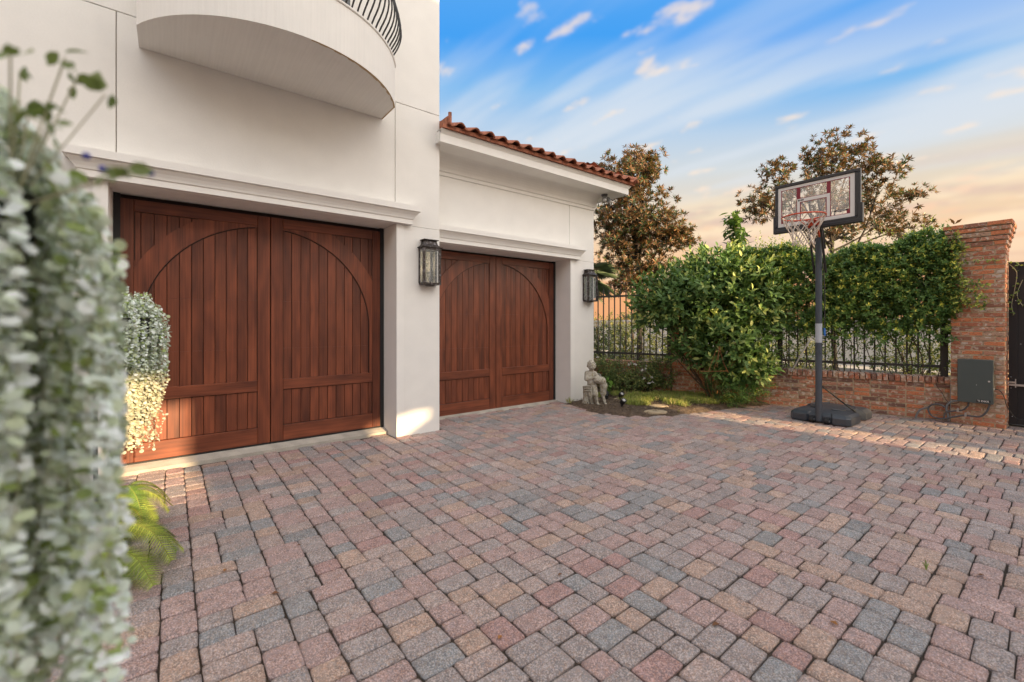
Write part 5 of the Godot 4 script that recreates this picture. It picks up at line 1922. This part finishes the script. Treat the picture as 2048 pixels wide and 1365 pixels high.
func garden() -> void:
	var area := bed_area()
	var nz := noise(0.6, 3, 61)
	var m := MB.new()
	var c := 0.07
	for i in 42:
		for j in 70:
			var x := 4.9 + i * c
			var z := -7.7 + j * c
			var inside := 0
			for e in [[0, 0], [1, 0], [1, 1], [0, 1]]:
				if Geometry2D.is_point_in_polygon(Vector2(x + e[0] * c, z + e[1] * c), area): inside += 1
			if inside == 0: continue
			var p := []
			for e in [[0, 0], [1, 0], [1, 1], [0, 1]]:
				var px: float = x + e[0] * c
				var pz: float = z + e[1] * c
				var h := bed_height(px, pz, nz) if Geometry2D.is_point_in_polygon(Vector2(px, pz), area) else -0.012
				p.append(Vector3(px, h, pz))
			m.q(p[0], p[1], p[2], p[3], Vector3.UP)
	struct("garden_bed", m, M.soil)
	var spot := func() -> Vector3:
		while true:
			var x := rf(4.95, 7.6)
			var z := rf(-6.5, -3.0)
			if Geometry2D.is_point_in_polygon(Vector2(x, z), area): return Vector3(x, bed_height(x, z, nz), z)
		return Vector3.ZERO
	var trs := []
	var cols := []
	for i in 5200:
		var p: Vector3 = (spot as Callable).call()
		trs.append(leaf_tr(p + Vector3.UP * 0.006, Vector3(rf(-1, 1), rf(-0.15, 0.25), rf(-1, 1)), Vector3.UP + rdir() * 0.5, rf(0.015, 0.045)))
		var k := rf(0.6, 1.4)
		var cc := Color(0.10, 0.065, 0.04) if rng.randf() < 0.7 else Color(0.26, 0.19, 0.12)
		cols.append(Color(cc.r * k, cc.g * k, cc.b * k))
	var mu := thing("mulch", "dark shredded bark mulch and dry leaf bits over the planting bed", "mulch")
	mu.set_meta("kind", "stuff")
	scatter("bark_chips", make_leaf("chip", 0.22, 0.3, 0.1, false), M.leaf_dry, trs, cols, mu)
	# grass in ragged patches along the middle of the bed
	trs = []
	cols = []
	var g := noise(1.3, 3, 63)
	var left := 15000
	var tries := 0
	while left > 0 and tries < 90000:
		tries += 1
		var p: Vector3 = (spot as Callable).call()
		var d := p.z + 3.9 - (6.3 - p.x) * -0.28
		var patch := g.get_noise_2d(p.x, p.z) + 0.6 - 1.2 * absf(p.z + 4.3 - 0.45 * (p.x - 6.3)) - 0.5 * maxf(0.0, absf(p.x - 6.5) - 0.75)
		if patch < rf(0.0, 0.45) or bed_height(p.x, p.z, nz) < 0.012 or Vector2(p.x - 5.45, p.z + 4.75).length() < 0.42: continue
		left -= 1
		var lean := Vector3(rf(-0.7, 0.7), 1.0, rf(-0.7, 0.7))
		trs.append(leaf_tr(p - Vector3.UP * 0.005, lean, rdir(), rf(0.045, 0.11)))
		var cc := Color(0.20, 0.29, 0.05).lerp(Color(0.50, 0.50, 0.14), pow(rng.randf(), 1.3))
		if rng.randf() < 0.15: cc = Color(0.42, 0.34, 0.16)
		cols.append(cc)
	var gr := thing("grass", "thin yellow-green grass growing in patches round the stepping stones", "grass")
	gr.set_meta("kind", "stuff")
	scatter("blades", make_leaf("blade", 0.045, 0.2, 0.25, false), M.leaf, trs, cols, gr)
	# stepping stones
	var st := [[1310, 822, 0.27, 0.12, "nearest buff stepping stone, beside the paving edge"], [1318, 811, 0.25, 0.11, "second buff stepping stone from the paving edge, in the grass"], [1275, 804, 0.26, 0.13, "third buff stepping stone from the paving, deeper in the grass"], [1246, 797.5, 0.24, 0.12, "farthest buff stepping stone, just behind the twin spotlights"]]
	for e in st:
		var q := on_ground(e[0], e[1], 0.05)
		var o := PackedVector2Array()
		for k in 9:
			var a := TAU * k / 9
			o.append(Vector2(cos(a) * e[2] * 0.62 * rf(0.85, 1.1), sin(a) * e[3] * 1.0 * rf(0.8, 1.1)))
		var sm := MB.new()
		sm.t = Transform3D(Basis(Vector3.RIGHT, -PI / 2), Vector3(0, 0, 0))
		sm.slab(o, 0.03, 0.012, 0.008)
		var t := obj("stepping_stone", sm, M.flag, self, Transform3D(Basis(Vector3.UP, -0.65), q - Vector3.UP * 0.002))
		tag(t, e[4], "stepping stone", "stepping stones through the grass")

func garden_things() -> void:
	var sl := [[1244, 817, 0.1, "nearer black garden spotlight with its round lens tilted up, at the paving edge"], [1240.5, 803, 0.11, "farther black garden spotlight just behind the nearer one"], [1214, 801, 0.07, "low black spotlight half hidden beside the cherub statue's feet"]]
	for e in sl:
		var p := on_ground(e[0], e[1], 0.02)
		var t := thing("garden_spotlight", e[3], "spotlight", p, -0.5 if e[2] > 0.08 else 2.4, "small black garden spotlights")
		var m := MB.new()
		m.tube([Vector3(0, -0.03, 0), Vector3(0, 0.05, 0)], 0.012, 8)
		m.ball(Vector3(0, 0.05, 0), Vector3(0.022, 0.018, 0.022), 10, 6)
		obj("stake", m, M.black, t)
		var d := Vector3(0.12, 0.62, 0.6).normalized()
		m = MB.new()
		var s := Vector3(0, 0.065, -0.02)
		m.tube([s, s + d * 0.02, s + d * 0.06, s + d * 0.095], [0.018, 0.036, 0.042, 0.042], 16)
		var hd := obj("lamp_head", m, M.black, t)
		m = MB.new()
		m.tube([s + d * 0.0952, s + d * 0.0965], 0.024, 16)
		obj("lens", m, M.bulb, hd)
	# pale stake leaning from the bed against the fence
	var lo := on_ground(1549, 803, 0.02)
	var hi := at(1621, 678, 6.55)
	var t := thing("garden_stake", "long thin pale stake leaning against the fence left of the basketball pole", "stake", lo)
	var m := MB.new()
	m.tube([Vector3.ZERO, (hi - lo) * 0.5], 0.008, 7)
	obj("lower_half", m, M.cane, t)
	m = MB.new()
	m.tube([(hi - lo) * 0.5, hi - lo], 0.0105, 7)
	obj("upper_half", m, M.white, t)
	# the thin prop in the rose bed
	lo = on_ground(1338, 786, 0.03)
	hi = at(1290, 741, 7.9)
	t = thing("garden_stake", "thin tan stick propped among the white roses", "stake", lo)
	m = MB.new()
	m.tube([Vector3.ZERO, hi - lo], 0.006, 6)
	obj("stick", m, M.rope, t)
	# fallen leaves on the paving
	var px := [[1000, 1278, 0.035], [1120, 1152, 0.03], [790, 1028, 0.025], [926, 1005, 0.02], [735, 1019, 0.02], [550, 1190, 0.04], [450, 1143, 0.035], [598, 1092, 0.025], [1432, 1253, 0.04], [1668, 1250, 0.04], [1963, 1153, 0.03], [1345, 853, 0.02], [1430, 872, 0.02], [1580, 867, 0.02], [1230, 878, 0.02], [1168, 1080, 0.025], [870, 1040, 0.02], [1300, 958, 0.022]]
	for i in px.size():
		m = MB.new()
		for s in [-1.0, 1.0]:
			m.tri(Vector3(0, 0, -0.5), Vector3(s * 0.3, 0.25, 0), Vector3(0, 0.05, 0), Vector3.UP)
			m.tri(Vector3(0, 0.05, 0), Vector3(s * 0.3, 0.25, 0), Vector3(0, 0.15, 0.5), Vector3.UP)
		var q := on_ground(px[i][0], px[i][1], 0.0)
		var fl := obj("fallen_leaf", m, flat_mat(Color(0.16, 0.07, 0.03) if i % 3 else Color(0.34, 0.15, 0.04), 0.8), self, Transform3D(Basis(Vector3.UP, rf(0, TAU)) * Basis.from_scale(Vector3.ONE * px[i][2]), q + Vector3.UP * 0.003))
		tag(fl, "small curled dry brown leaf lying on the brick pavers", "leaf", "dry leaves on the driveway")
	t = thing("weed", "single grassy green weed sprouting from a joint between pavers at right", "weed", on_ground(1853, 1140))
	m = MB.new()
	for e in [Vector3(-0.02, 0.06, 0.0), Vector3(-0.035, 0.045, -0.01), Vector3(0.015, 0.03, 0.01)]:
		m.tube(curve([Vector3.ZERO, e * 0.6 + Vector3.UP * 0.01, e], 3), [0.003, 0.003, 0.003, 0.0028, 0.002, 0.0015, 0.0005], 4, false)
	m.col = Color(0.2, 0.33, 0.06)
	obj("blades", m, flat_mat(Color(0.22, 0.33, 0.07), 0.6), t)


# ------------------------------------------------------------------ the stone cherub: one skin over tapered capsules
func skin(caps: Array, lo: Vector3, hi: Vector3, cell: float, blend: float, curls: Array) -> MB:
	var nx := int((hi.x - lo.x) / cell) + 1
	var ny := int((hi.y - lo.y) / cell) + 1
	var nz := int((hi.z - lo.z) / cell) + 1
	var f := PackedFloat32Array()
	f.resize(nx * ny * nz)
	f.fill(1.0)
	var dist := func(p: Vector3) -> float:
		var d := 1.0
		for c in caps:
			var a: Vector3 = c[0]
			var ab: Vector3 = c[1] - a
			var h := clampf((p - a).dot(ab) / maxf(ab.length_squared(), 1e-6), 0.0, 1.0)
			var e: float = (p - a - ab * h).length() - lerpf(c[2], c[3], h)
			if c.size() > 4: e += c[4] * (sin(p.x * 150.0 + p.y * 60.0) * sin(p.y * 140.0) * sin(p.z * 150.0 + 1.0))
			if d - e > blend: d = e
			elif e - d < blend:
				var k := maxf(blend - absf(d - e), 0.0) / blend
				d = minf(d, e) - k * k * blend * 0.25
		return d
	for c in caps:
		var r: float = maxf(c[2], c[3]) + cell * 2.5
		var a: Vector3 = (c[0] as Vector3).min(c[1]) - Vector3.ONE * r
		var b: Vector3 = (c[0] as Vector3).max(c[1]) + Vector3.ONE * r
		for i in range(maxi(0, int((a.x - lo.x) / cell)), mini(nx, int((b.x - lo.x) / cell) + 1)):
			for j in range(maxi(0, int((a.y - lo.y) / cell)), mini(ny, int((b.y - lo.y) / cell) + 1)):
				for k in range(maxi(0, int((a.z - lo.z) / cell)), mini(nz, int((b.z - lo.z) / cell) + 1)):
					var at2 := (i * ny + j) * nz + k
					if f[at2] == 1.0: f[at2] = (dist as Callable).call(lo + Vector3(i, j, k) * cell)
	var vert := {}
	var norm := {}
	var offs := [[0, 0, 0], [1, 0, 0], [0, 1, 0], [1, 1, 0], [0, 0, 1], [1, 0, 1], [0, 1, 1], [1, 1, 1]]
	var edges := [[0, 1], [2, 3], [4, 5], [6, 7], [0, 2], [1, 3], [4, 6], [5, 7], [0, 4], [1, 5], [2, 6], [3, 7]]
	for i in nx - 1:
		for j in ny - 1:
			for k in nz - 1:
				var s := []
				var inside := 0
				for o in offs:
					var val := f[((i + o[0]) * ny + j + o[1]) * nz + k + o[2]]
					s.append(val)
					if val < 0: inside += 1
				if inside == 0 or inside == 8: continue
				var sum := Vector3.ZERO
				var n := 0
				for e in edges:
					if (s[e[0]] < 0) == (s[e[1]] < 0): continue
					var t: float = s[e[0]] / (s[e[0]] - s[e[1]])
					var pa := Vector3(offs[e[0]][0], offs[e[0]][1], offs[e[0]][2])
					var pb := Vector3(offs[e[1]][0], offs[e[1]][1], offs[e[1]][2])
					sum += pa.lerp(pb, t)
					n += 1
				var id := (i * ny + j) * nz + k
				vert[id] = lo + (Vector3(i, j, k) + sum / n) * cell
				norm[id] = Vector3(s[1] + s[3] + s[5] + s[7] - s[0] - s[2] - s[4] - s[6], s[2] + s[3] + s[6] + s[7] - s[0] - s[1] - s[4] - s[5], s[4] + s[5] + s[6] + s[7] - s[0] - s[1] - s[2] - s[3]).normalized()
	var m := MB.new()
	for i in range(1, nx - 1):
		for j in range(1, ny - 1):
			for k in range(1, nz - 1):
				var id := (i * ny + j) * nz + k
				var a := f[id]
				for ax in 3:
					var b := f[id + [ny * nz, nz, 1][ax]]
					if (a < 0) == (b < 0): continue
					var q := []
					match ax:
						0: q = [id, id - nz, id - nz - 1, id - 1]
						1: q = [id, id - ny * nz, id - ny * nz - 1, id - 1]
						2: q = [id, id - ny * nz, id - ny * nz - nz, id - nz]
					var ok := true
					for e in q: ok = ok and vert.has(e)
					if ok: m.qn(vert[q[0]], vert[q[1]], vert[q[2]], vert[q[3]], norm[q[0]], norm[q[1]], norm[q[2]], norm[q[3]])
	return m

func cherub() -> void:
	var t := thing("cherub_statue", "weathered stone cherub statue leaning on a stump with a curly pelt, at the wing's corner", "statue", on_ground(1189, 812, 0.0), -0.62)
	t.scale = Vector3(1.0, 1.07, 1.0)
	var s := 0.97
	var V := func(x: float, y: float, z: float) -> Vector3: return Vector3(x, y, z) * s
	var caps := []
	var add := func(x0: float, y0: float, z0: float, x1: float, y1: float, z1: float, r0: float, r1: float, curl := 0.0) -> void:
		var c := [Vector3(x0, y0, z0) * s, Vector3(x1, y1, z1) * s, r0 * s, r1 * s]
		if curl > 0: c.append(curl)
		caps.append(c)
	# torso, hips, neck
	add.call(-0.066, 0.455, 0.0, -0.055, 0.36, 0.01, 0.062, 0.062)
	add.call(-0.055, 0.36, 0.01, -0.042, 0.30, 0.0, 0.062, 0.064)
	add.call(-0.115, 0.50, 0.0, -0.005, 0.497, 0.0, 0.038, 0.038)
	add.call(-0.058, 0.51, 0.0, -0.054, 0.56, 0.01, 0.032, 0.030)
	# arms folded over the pelt
	add.call(-0.128, 0.495, 0.0, -0.142, 0.415, 0.035, 0.036, 0.030)
	add.call(-0.142, 0.415, 0.035, -0.01, 0.438, 0.09, 0.030, 0.021)
	add.call(-0.01, 0.438, 0.09, 0.03, 0.435, 0.095, 0.022, 0.016)
	add.call(0.01, 0.49, 0.0, 0.06, 0.435, 0.03, 0.034, 0.028)
	add.call(0.06, 0.435, 0.03, -0.01, 0.422, 0.085, 0.027, 0.020)
	# legs
	add.call(-0.015, 0.295, 0.02, 0.0, 0.19, 0.075, 0.056, 0.040)
	add.call(0.0, 0.19, 0.075, 0.032, 0.05, 0.055, 0.040, 0.022)
	add.call(0.032, 0.042, 0.055, 0.072, 0.018, 0.11, 0.022, 0.016)
	add.call(-0.075, 0.28, -0.01, -0.075, 0.17, 0.045, 0.052, 0.036)
	add.call(-0.075, 0.17, 0.045, -0.045, 0.03, 0.0, 0.034, 0.022)
	add.call(-0.045, 0.03, 0.0, -0.02, 0.018, 0.05, 0.021, 0.015)
	obj("body", skin(caps, Vector3(-0.22, -0.02, -0.12), Vector3(0.14, 0.62, 0.17), 0.0095, 0.018, []), M.stone, t)
	# head with a face: brow, nose, cheeks, chin, ears
	caps.clear()
	add.call(-0.050, 0.617, 0.012, -0.050, 0.612, 0.016, 0.064, 0.064)
	add.call(-0.042, 0.585, 0.045, -0.042, 0.583, 0.047, 0.032, 0.030)
	add.call(-0.038, 0.612, 0.076, -0.037, 0.598, 0.086, 0.009, 0.013)
	add.call(-0.062, 0.630, 0.066, -0.020, 0.630, 0.066, 0.013, 0.013)
	add.call(-0.070, 0.597, 0.055, -0.070, 0.595, 0.055, 0.022, 0.022)
	add.call(-0.014, 0.597, 0.055, -0.014, 0.595, 0.055, 0.022, 0.022)
	add.call(-0.048, 0.578, 0.074, -0.030, 0.578, 0.074, 0.007, 0.007)
	add.call(-0.118, 0.61, 0.01, -0.118, 0.60, 0.01, 0.014, 0.010)
	add.call(0.016, 0.61, 0.02, 0.016, 0.60, 0.02, 0.014, 0.010)
	obj("head", skin(caps, Vector3(-0.16, 0.49, -0.08), Vector3(0.06, 0.70, 0.12), 0.0062, 0.014, []), M.stone, t)
	caps.clear()
	for i in 46:
		var a := rf(0, TAU)
		var el := rf(-0.25, 1.5)
		var d := Vector3(cos(a) * cos(el), sin(el), sin(a) * cos(el))
		if d.z > 0.45 and d.y < 0.55: continue
		var p := Vector3(-0.052, 0.622, 0.008) + d * 0.062
		add.call(p.x, p.y, p.z, p.x + rf(-0.012, 0.012), p.y + rf(-0.012, 0.012), p.z, 0.016, 0.013)
	obj("hair", skin(caps, Vector3(-0.16, 0.52, -0.11), Vector3(0.06, 0.73, 0.12), 0.0062, 0.006, []), M.stone, t)
	# curly pelt hanging from the arms
	caps.clear()
	for e in [[0.00, 0.41, 0.07, 0.05, 0.40, 0.09, 0.045, 0.05], [0.05, 0.41, 0.06, 0.12, 0.385, 0.05, 0.058, 0.055], [0.11, 0.39, 0.04, 0.15, 0.30, 0.03, 0.055, 0.055], [0.14, 0.30, 0.03, 0.14, 0.19, 0.03, 0.056, 0.042], [0.12, 0.20, 0.03, 0.145, 0.10, 0.05, 0.032, 0.020], [0.145, 0.10, 0.05, 0.172, 0.02, 0.07, 0.020, 0.021]]:
		add.call(e[0], e[1], e[2], e[3], e[4], e[5], e[6], e[7], 0.010)
	obj("pelt", skin(caps, Vector3(-0.08, -0.04, -0.08), Vector3(0.25, 0.50, 0.17), 0.0115, 0.02, []), M.stone, t)
	var m := MB.new()
	m.lathe([Vector2(0.07, -0.02), Vector2(0.062, 0.05), Vector2(0.05, 0.14), Vector2(0.054, 0.24), Vector2(0.058, 0.285), Vector2(0.0, 0.295)], 14)
	obj("stump", m, M.stone, t, Transform3D(Basis(), Vector3(-0.125, 0, -0.03)))
	m = MB.new()
	for k in 3:
		m.tube(curve([Vector3(-0.17, 0.285 - k * 0.03, 0.02), Vector3(-0.13, 0.30 - k * 0.035, 0.06), Vector3(-0.075, 0.29 - k * 0.03, 0.075), Vector3(-0.065, 0.20 - k * 0.03, 0.075), Vector3(-0.085, 0.15 - k * 0.02, 0.06)], 4), 0.011, 6)
	obj("drapery", m, M.stone, t)
	m = MB.new()
	var o := PackedVector2Array()
	for k in 12: o.append(Vector2(0.03 + cos(TAU * k / 12) * 0.19, sin(TAU * k / 12) * 0.13))
	m.t = Transform3D(Basis(Vector3.RIGHT, -PI / 2), Vector3(0, 0.012, 0.02))
	m.slab(o, 0.05, 0.01, 0.01)
	obj("plinth", m, M.stone, t)


# ------------------------------------------------------------------ beyond the fences and behind the camera
func beyond() -> void:
	# magnolias: crowns laid out limb by limb
	magnolia("tall narrow magnolia with rust-brown leaf undersides, rising behind the garage wing's corner", Vector3(10.1, -0.14, -7.3), at(1278, 520, 12.0), [[at(1262, 352, 12.0), Vector3(0.85, 0.72, 0.8), 120], [at(1285, 330, 12.2), Vector3(0.6, 0.4, 0.6), 45], [at(1275, 430, 12.0), Vector3(1.15, 0.85, 1.0), 170], [at(1330, 470, 11.8), Vector3(0.8, 0.55, 0.7), 90], [at(1362, 472, 12.0), Vector3(0.42, 0.32, 0.4), 30], [at(1240, 500, 12.2), Vector3(0.85, 0.55, 0.7), 70], [at(1215, 440, 12.4), Vector3(0.6, 0.6, 0.6), 55], [at(1300, 535, 11.8), Vector3(0.7, 0.4, 0.6), 40], [at(1212, 340, 12.6), Vector3(0.3, 0.2, 0.3), 10], [at(1240, 555, 12.2), Vector3(0.75, 0.45, 0.6), 40], [at(1290, 570, 12.0), Vector3(0.7, 0.35, 0.6), 30]], 0.125, 0.09)
	magnolia("wide spreading magnolia with rust-brown leaves, behind the basketball backboard", at(1672, 646, 12.5) * Vector3(1, 0, 1) + Vector3(0, -0.14, 0), at(1665, 470, 12.5), [[at(1668, 300, 12.5), Vector3(0.72, 0.48, 0.7), 55], [at(1640, 345, 12.5), Vector3(0.7, 0.5, 0.7), 55], [at(1710, 310, 12.6), Vector3(0.5, 0.4, 0.5), 32], [at(1560, 345, 12.3), Vector3(0.42, 0.30, 0.5), 30], [at(1522, 405, 12.4), Vector3(0.62, 0.52, 0.6), 62], [at(1575, 400, 12.5), Vector3(0.6, 0.5, 0.6), 45], [at(1660, 400, 12.5), Vector3(0.9, 0.6, 0.8), 70], [at(1765, 345, 12.6), Vector3(0.85, 0.4, 0.7), 62], [at(1740, 395, 12.7), Vector3(0.75, 0.5, 0.7), 55], [at(1825, 390, 12.6), Vector3(0.42, 0.28, 0.4), 18], [at(1770, 440, 12.7), Vector3(0.8, 0.4, 0.6), 48], [at(1690, 460, 12.5), Vector3(0.9, 0.35, 0.7), 46], [at(1820, 455, 12.9), Vector3(0.6, 0.3, 0.5), 26]], 0.13, 0.07)
	# palm just round the corner of the wing
	var pb := at(1175, 560, 10.4)
	var p := thing("palm", "palm with stiff drooping leaf blades showing past the wing's corner", "palm", Vector3(pb.x - 0.25, -0.14, pb.z))
	var m := MB.new()
	m.tube([Vector3.ZERO, Vector3(0, pb.y + 0.14, 0)], [0.16, 0.12], 10)
	obj("trunk", m, M.bark, p)
	var top := Vector3(0, pb.y + 0.14, 0)
	for i in 24:
		var a := rf(0, TAU)
		var out := Vector3(cos(a), 0, sin(a))
		var up := rf(-0.35, 0.9)
		m = MB.new()
		var l := rf(0.55, 0.85)
		var mid := top + (out * 0.9 + Vector3.UP * up).normalized() * l * 0.6
		m.tube([top, mid], 0.006, 4, false)
		for k in 22:
			var s := (k - 10.5) / 11.0
			var d := (out + Vector3.UP * up).normalized().rotated(Vector3.UP, s * 0.9)
			d = (d + Vector3.DOWN * (0.25 + 0.25 * absf(s))).normalized()
			var sd := d.cross(Vector3.UP).normalized() * 0.0045
			var e := mid + d * rf(0.4, 0.62)
			m.tri(mid, mid.lerp(e, 0.5) + sd, e + Vector3.DOWN * 0.12)
			m.tri(mid, mid.lerp(e, 0.5) - sd, e + Vector3.DOWN * 0.12)
		obj("frond", m, M.palm, p)
	# clipped hedge and sunlit shrubs behind the left fence
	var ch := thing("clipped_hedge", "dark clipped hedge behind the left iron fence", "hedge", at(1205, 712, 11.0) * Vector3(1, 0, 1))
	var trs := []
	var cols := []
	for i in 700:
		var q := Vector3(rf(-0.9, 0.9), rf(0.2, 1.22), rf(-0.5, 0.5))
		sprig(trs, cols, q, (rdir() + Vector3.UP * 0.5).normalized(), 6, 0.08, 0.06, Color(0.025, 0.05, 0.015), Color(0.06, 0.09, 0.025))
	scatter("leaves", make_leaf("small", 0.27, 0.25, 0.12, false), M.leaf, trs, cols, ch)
	var kinds := [["tall golden-green shrub glowing behind the left fence's post", 1262, 12.5, 0.9, 1.5, 420], ["yellow-green shrub behind the fence at the wing's corner", 1205, 14.0, 1.1, 1.7, 380], ["loose green shrub behind the brick pier", 1360, 11.5, 1.1, 1.2, 420], ["sunny green shrub across the street behind the basketball pole", 1590, 12.5, 1.3, 1.0, 360], ["sunny yellow-green shrub across the street at far right, left of the gate pillar", 1830, 11.0, 1.1, 0.9, 380]]
	for k in kinds:
		var c := at(k[1], 646, k[2]) * Vector3(1, 0, 1) + Vector3(0, -0.14, 0)
		var t := thing("street_shrub", k[0], "shrub", c)
		trs = []
		cols = []
		bushy(trs, cols, [[Vector3(0, k[4] * 0.55, 0), Vector3(k[3], k[4] * 0.55, k[3] * 0.7), k[5]]], 0.08, Color(0.10, 0.12, 0.03), Color(0.20, 0.22, 0.05), Color(0.42, 0.36, 0.09), 0.4, 7, 0.16)
		scatter("leaves", make_leaf("small", 0.27, 0.25, 0.12, false), M.leaf, trs, cols, t)
		for i in 5:
			m = MB.new()
			limb(m, Vector3(rf(-0.15, 0.15), 0, rf(-0.15, 0.15)), Vector3(rf(-0.5, 0.5), k[4] * rf(0.5, 0.9), rf(-0.4, 0.4)), 0.03, 0.008, 0.08)
			obj("stem", m, M.stem, t)
	m = MB.new()
	m.q(Vector3(9.4, -0.12, -60), Vector3(15.5, -0.12, -60), Vector3(15.5, -0.12, 30), Vector3(9.4, -0.12, 30), Vector3.UP)
	struct("road", m, M.asphalt)
	m = MB.new()
	m.box(Vector3(15.5, -0.14, -60), Vector3(17.2, 0.0, 30))
	struct("pavement", m, M.concrete)
	m = MB.new()
	m.box(Vector3(17.3, -0.14, -22), Vector3(17.6, 1.35, 14))
	m.box(Vector3(17.22, 1.352, -22.1), Vector3(17.68, 1.45, 14.1))
	tag(obj("garden_wall", m, M.plaster), "low pale plaster wall across the street, glimpsed through the fence bars", "wall")
	for k in [[26.0, -40.0, 4.0, 3.0, 200, "distant round-headed green tree far left beyond the street"], [24.0, -17.0, 3.0, 1.9, 160, "low green tree beyond the plaster wall behind the hedge"]]:
		var t := thing("street_tree", k[5], "tree", Vector3(k[0], -0.14, k[1]))
		m = MB.new()
		limb(m, Vector3.ZERO, Vector3(0, k[3] * 0.7, 0), 0.16, 0.1, 0.03)
		obj("trunk", m, M.bark, t)
		trs = []
		cols = []
		bushy(trs, cols, [[Vector3(0, k[3] * 0.72, 0), Vector3(k[2] * 0.6, k[3] * 0.32, k[2] * 0.6), k[4] * 3]], 0.22, Color(0.05, 0.085, 0.03), Color(0.1, 0.14, 0.05), Color(0.2, 0.22, 0.07), 0.3, 7, 0.4, 0.8)
		scatter("crown", make_leaf("small", 0.27, 0.25, 0.12, false), M.leaf, trs, cols, t)

func behind() -> void:
	# unseen house placed to shade the scene; slots cut to shape three sun streaks
	var t := thing("unseen_shading_house", "unseen tall plaster house behind the camera, placed to shade the driveway, with slots shaping the sun streaks", "house", Vector3(0, 0, 8))
	var m := MB.new()
	var rows := [[-0.2, 3.02, [[7.15, 7.7]]], [3.02, 3.2, [[1.02, 1.6], [7.15, 7.7]]], [3.2, 3.5, [[1.02, 1.6], [3.3, 3.92]]], [3.5, 3.9, [[1.02, 1.6]]], [3.9, 8.3, []]]
	for r in rows:
		var x := -14.0
		for h in r[2] + [[7.9, 7.9]]:
			m.box(Vector3(x, r[0], 0), Vector3(h[0], r[1], 0.18))
			x = h[1]
	# wedges slant the small slot to shape the sun patch on the facade
	m.prism(PackedVector2Array([Vector2(3.5, 3.202), Vector2(3.918, 3.43), Vector2(3.918, 3.202)]), 0.02, 0.16)
	m.prism(PackedVector2Array([Vector2(3.302, 3.42), Vector2(3.302, 3.498), Vector2(3.75, 3.498)]), 0.02, 0.16)
	obj("wall", m, M.plaster, t)
	m = MB.new()
	m.box(Vector3(-14.5, 8.305, -0.3), Vector3(8.1, 8.45, 6))
	obj("roof", m, M.clay, t)
	# trees out of view, placed for the lantern's mirror and to shade the hedge
	for k in [[9.2, 7.6, 5.4, "golden backlit tree out of view behind the camera, placed for the lantern mirror"], [12.0, 8.4, 4.8, "dense golden-green tree out of view behind the camera, placed to shade the hedge"], [14.9, 10.5, 5.2, "tall golden-green tree out of view near the street corner, placed to shade the hedge side"]]:
		var tr := thing("unseen_tree", k[3], "tree", Vector3(k[0], -0.14, k[1]))
		m = MB.new()
		limb(m, Vector3.ZERO, Vector3(0, k[2] * 0.6, 0), 0.16, 0.08, 0.04)
		obj("trunk", m, M.bark, tr)
		var trs := []
		var cols := []
		bushy(trs, cols, [[Vector3(0, k[2] * 0.52, 0), Vector3(1.5, k[2] * 0.5, 1.2), 2000]], 0.13, Color(0.07, 0.075, 0.02), Color(0.15, 0.13, 0.03), Color(0.34, 0.25, 0.05), 0.5, 7, 0.25, 1.2)
		scatter("crown", make_leaf("small", 0.27, 0.25, 0.12, false), M.leaf, trs, cols, tr)


func _ready() -> void:
	rng.seed = 20240611
	view_and_light()
	make_materials()
	M.palm = flat_mat(Color(0.06, 0.09, 0.035), 0.5)
	driveway()
	house()
	garden_walls()
	beyond()
	behind()
	fence("black iron fence panel swallowed by the climbing hedge, on the low wall behind the hoop", Vector3(8.37, 0, -1.07), Vector3(7.40, 0, -4.12), [0.03, 1.95, 3.15], 0.118)
	fence("black iron fence with spear tips on the left brick wall, behind the roses", Vector3(7.33, 0, -4.58), Vector3(6.45, 0, -7.45), [0.05, 1.62], 0.118)
	garden()
	hedge()
	garden_bushes()
	cherub()
	garden_things()
	lantern("dark bronze wall lantern with mirrored back on the wide pier between the two garage doors", 2.452, Z1, 0.0)
	lantern("dark bronze wall lantern at the far right end, past the second garage door", 5.60, Z2, -0.095)
	flood_light()
	basketball()
	cabinet()
	gate()
	plants_by_camera()
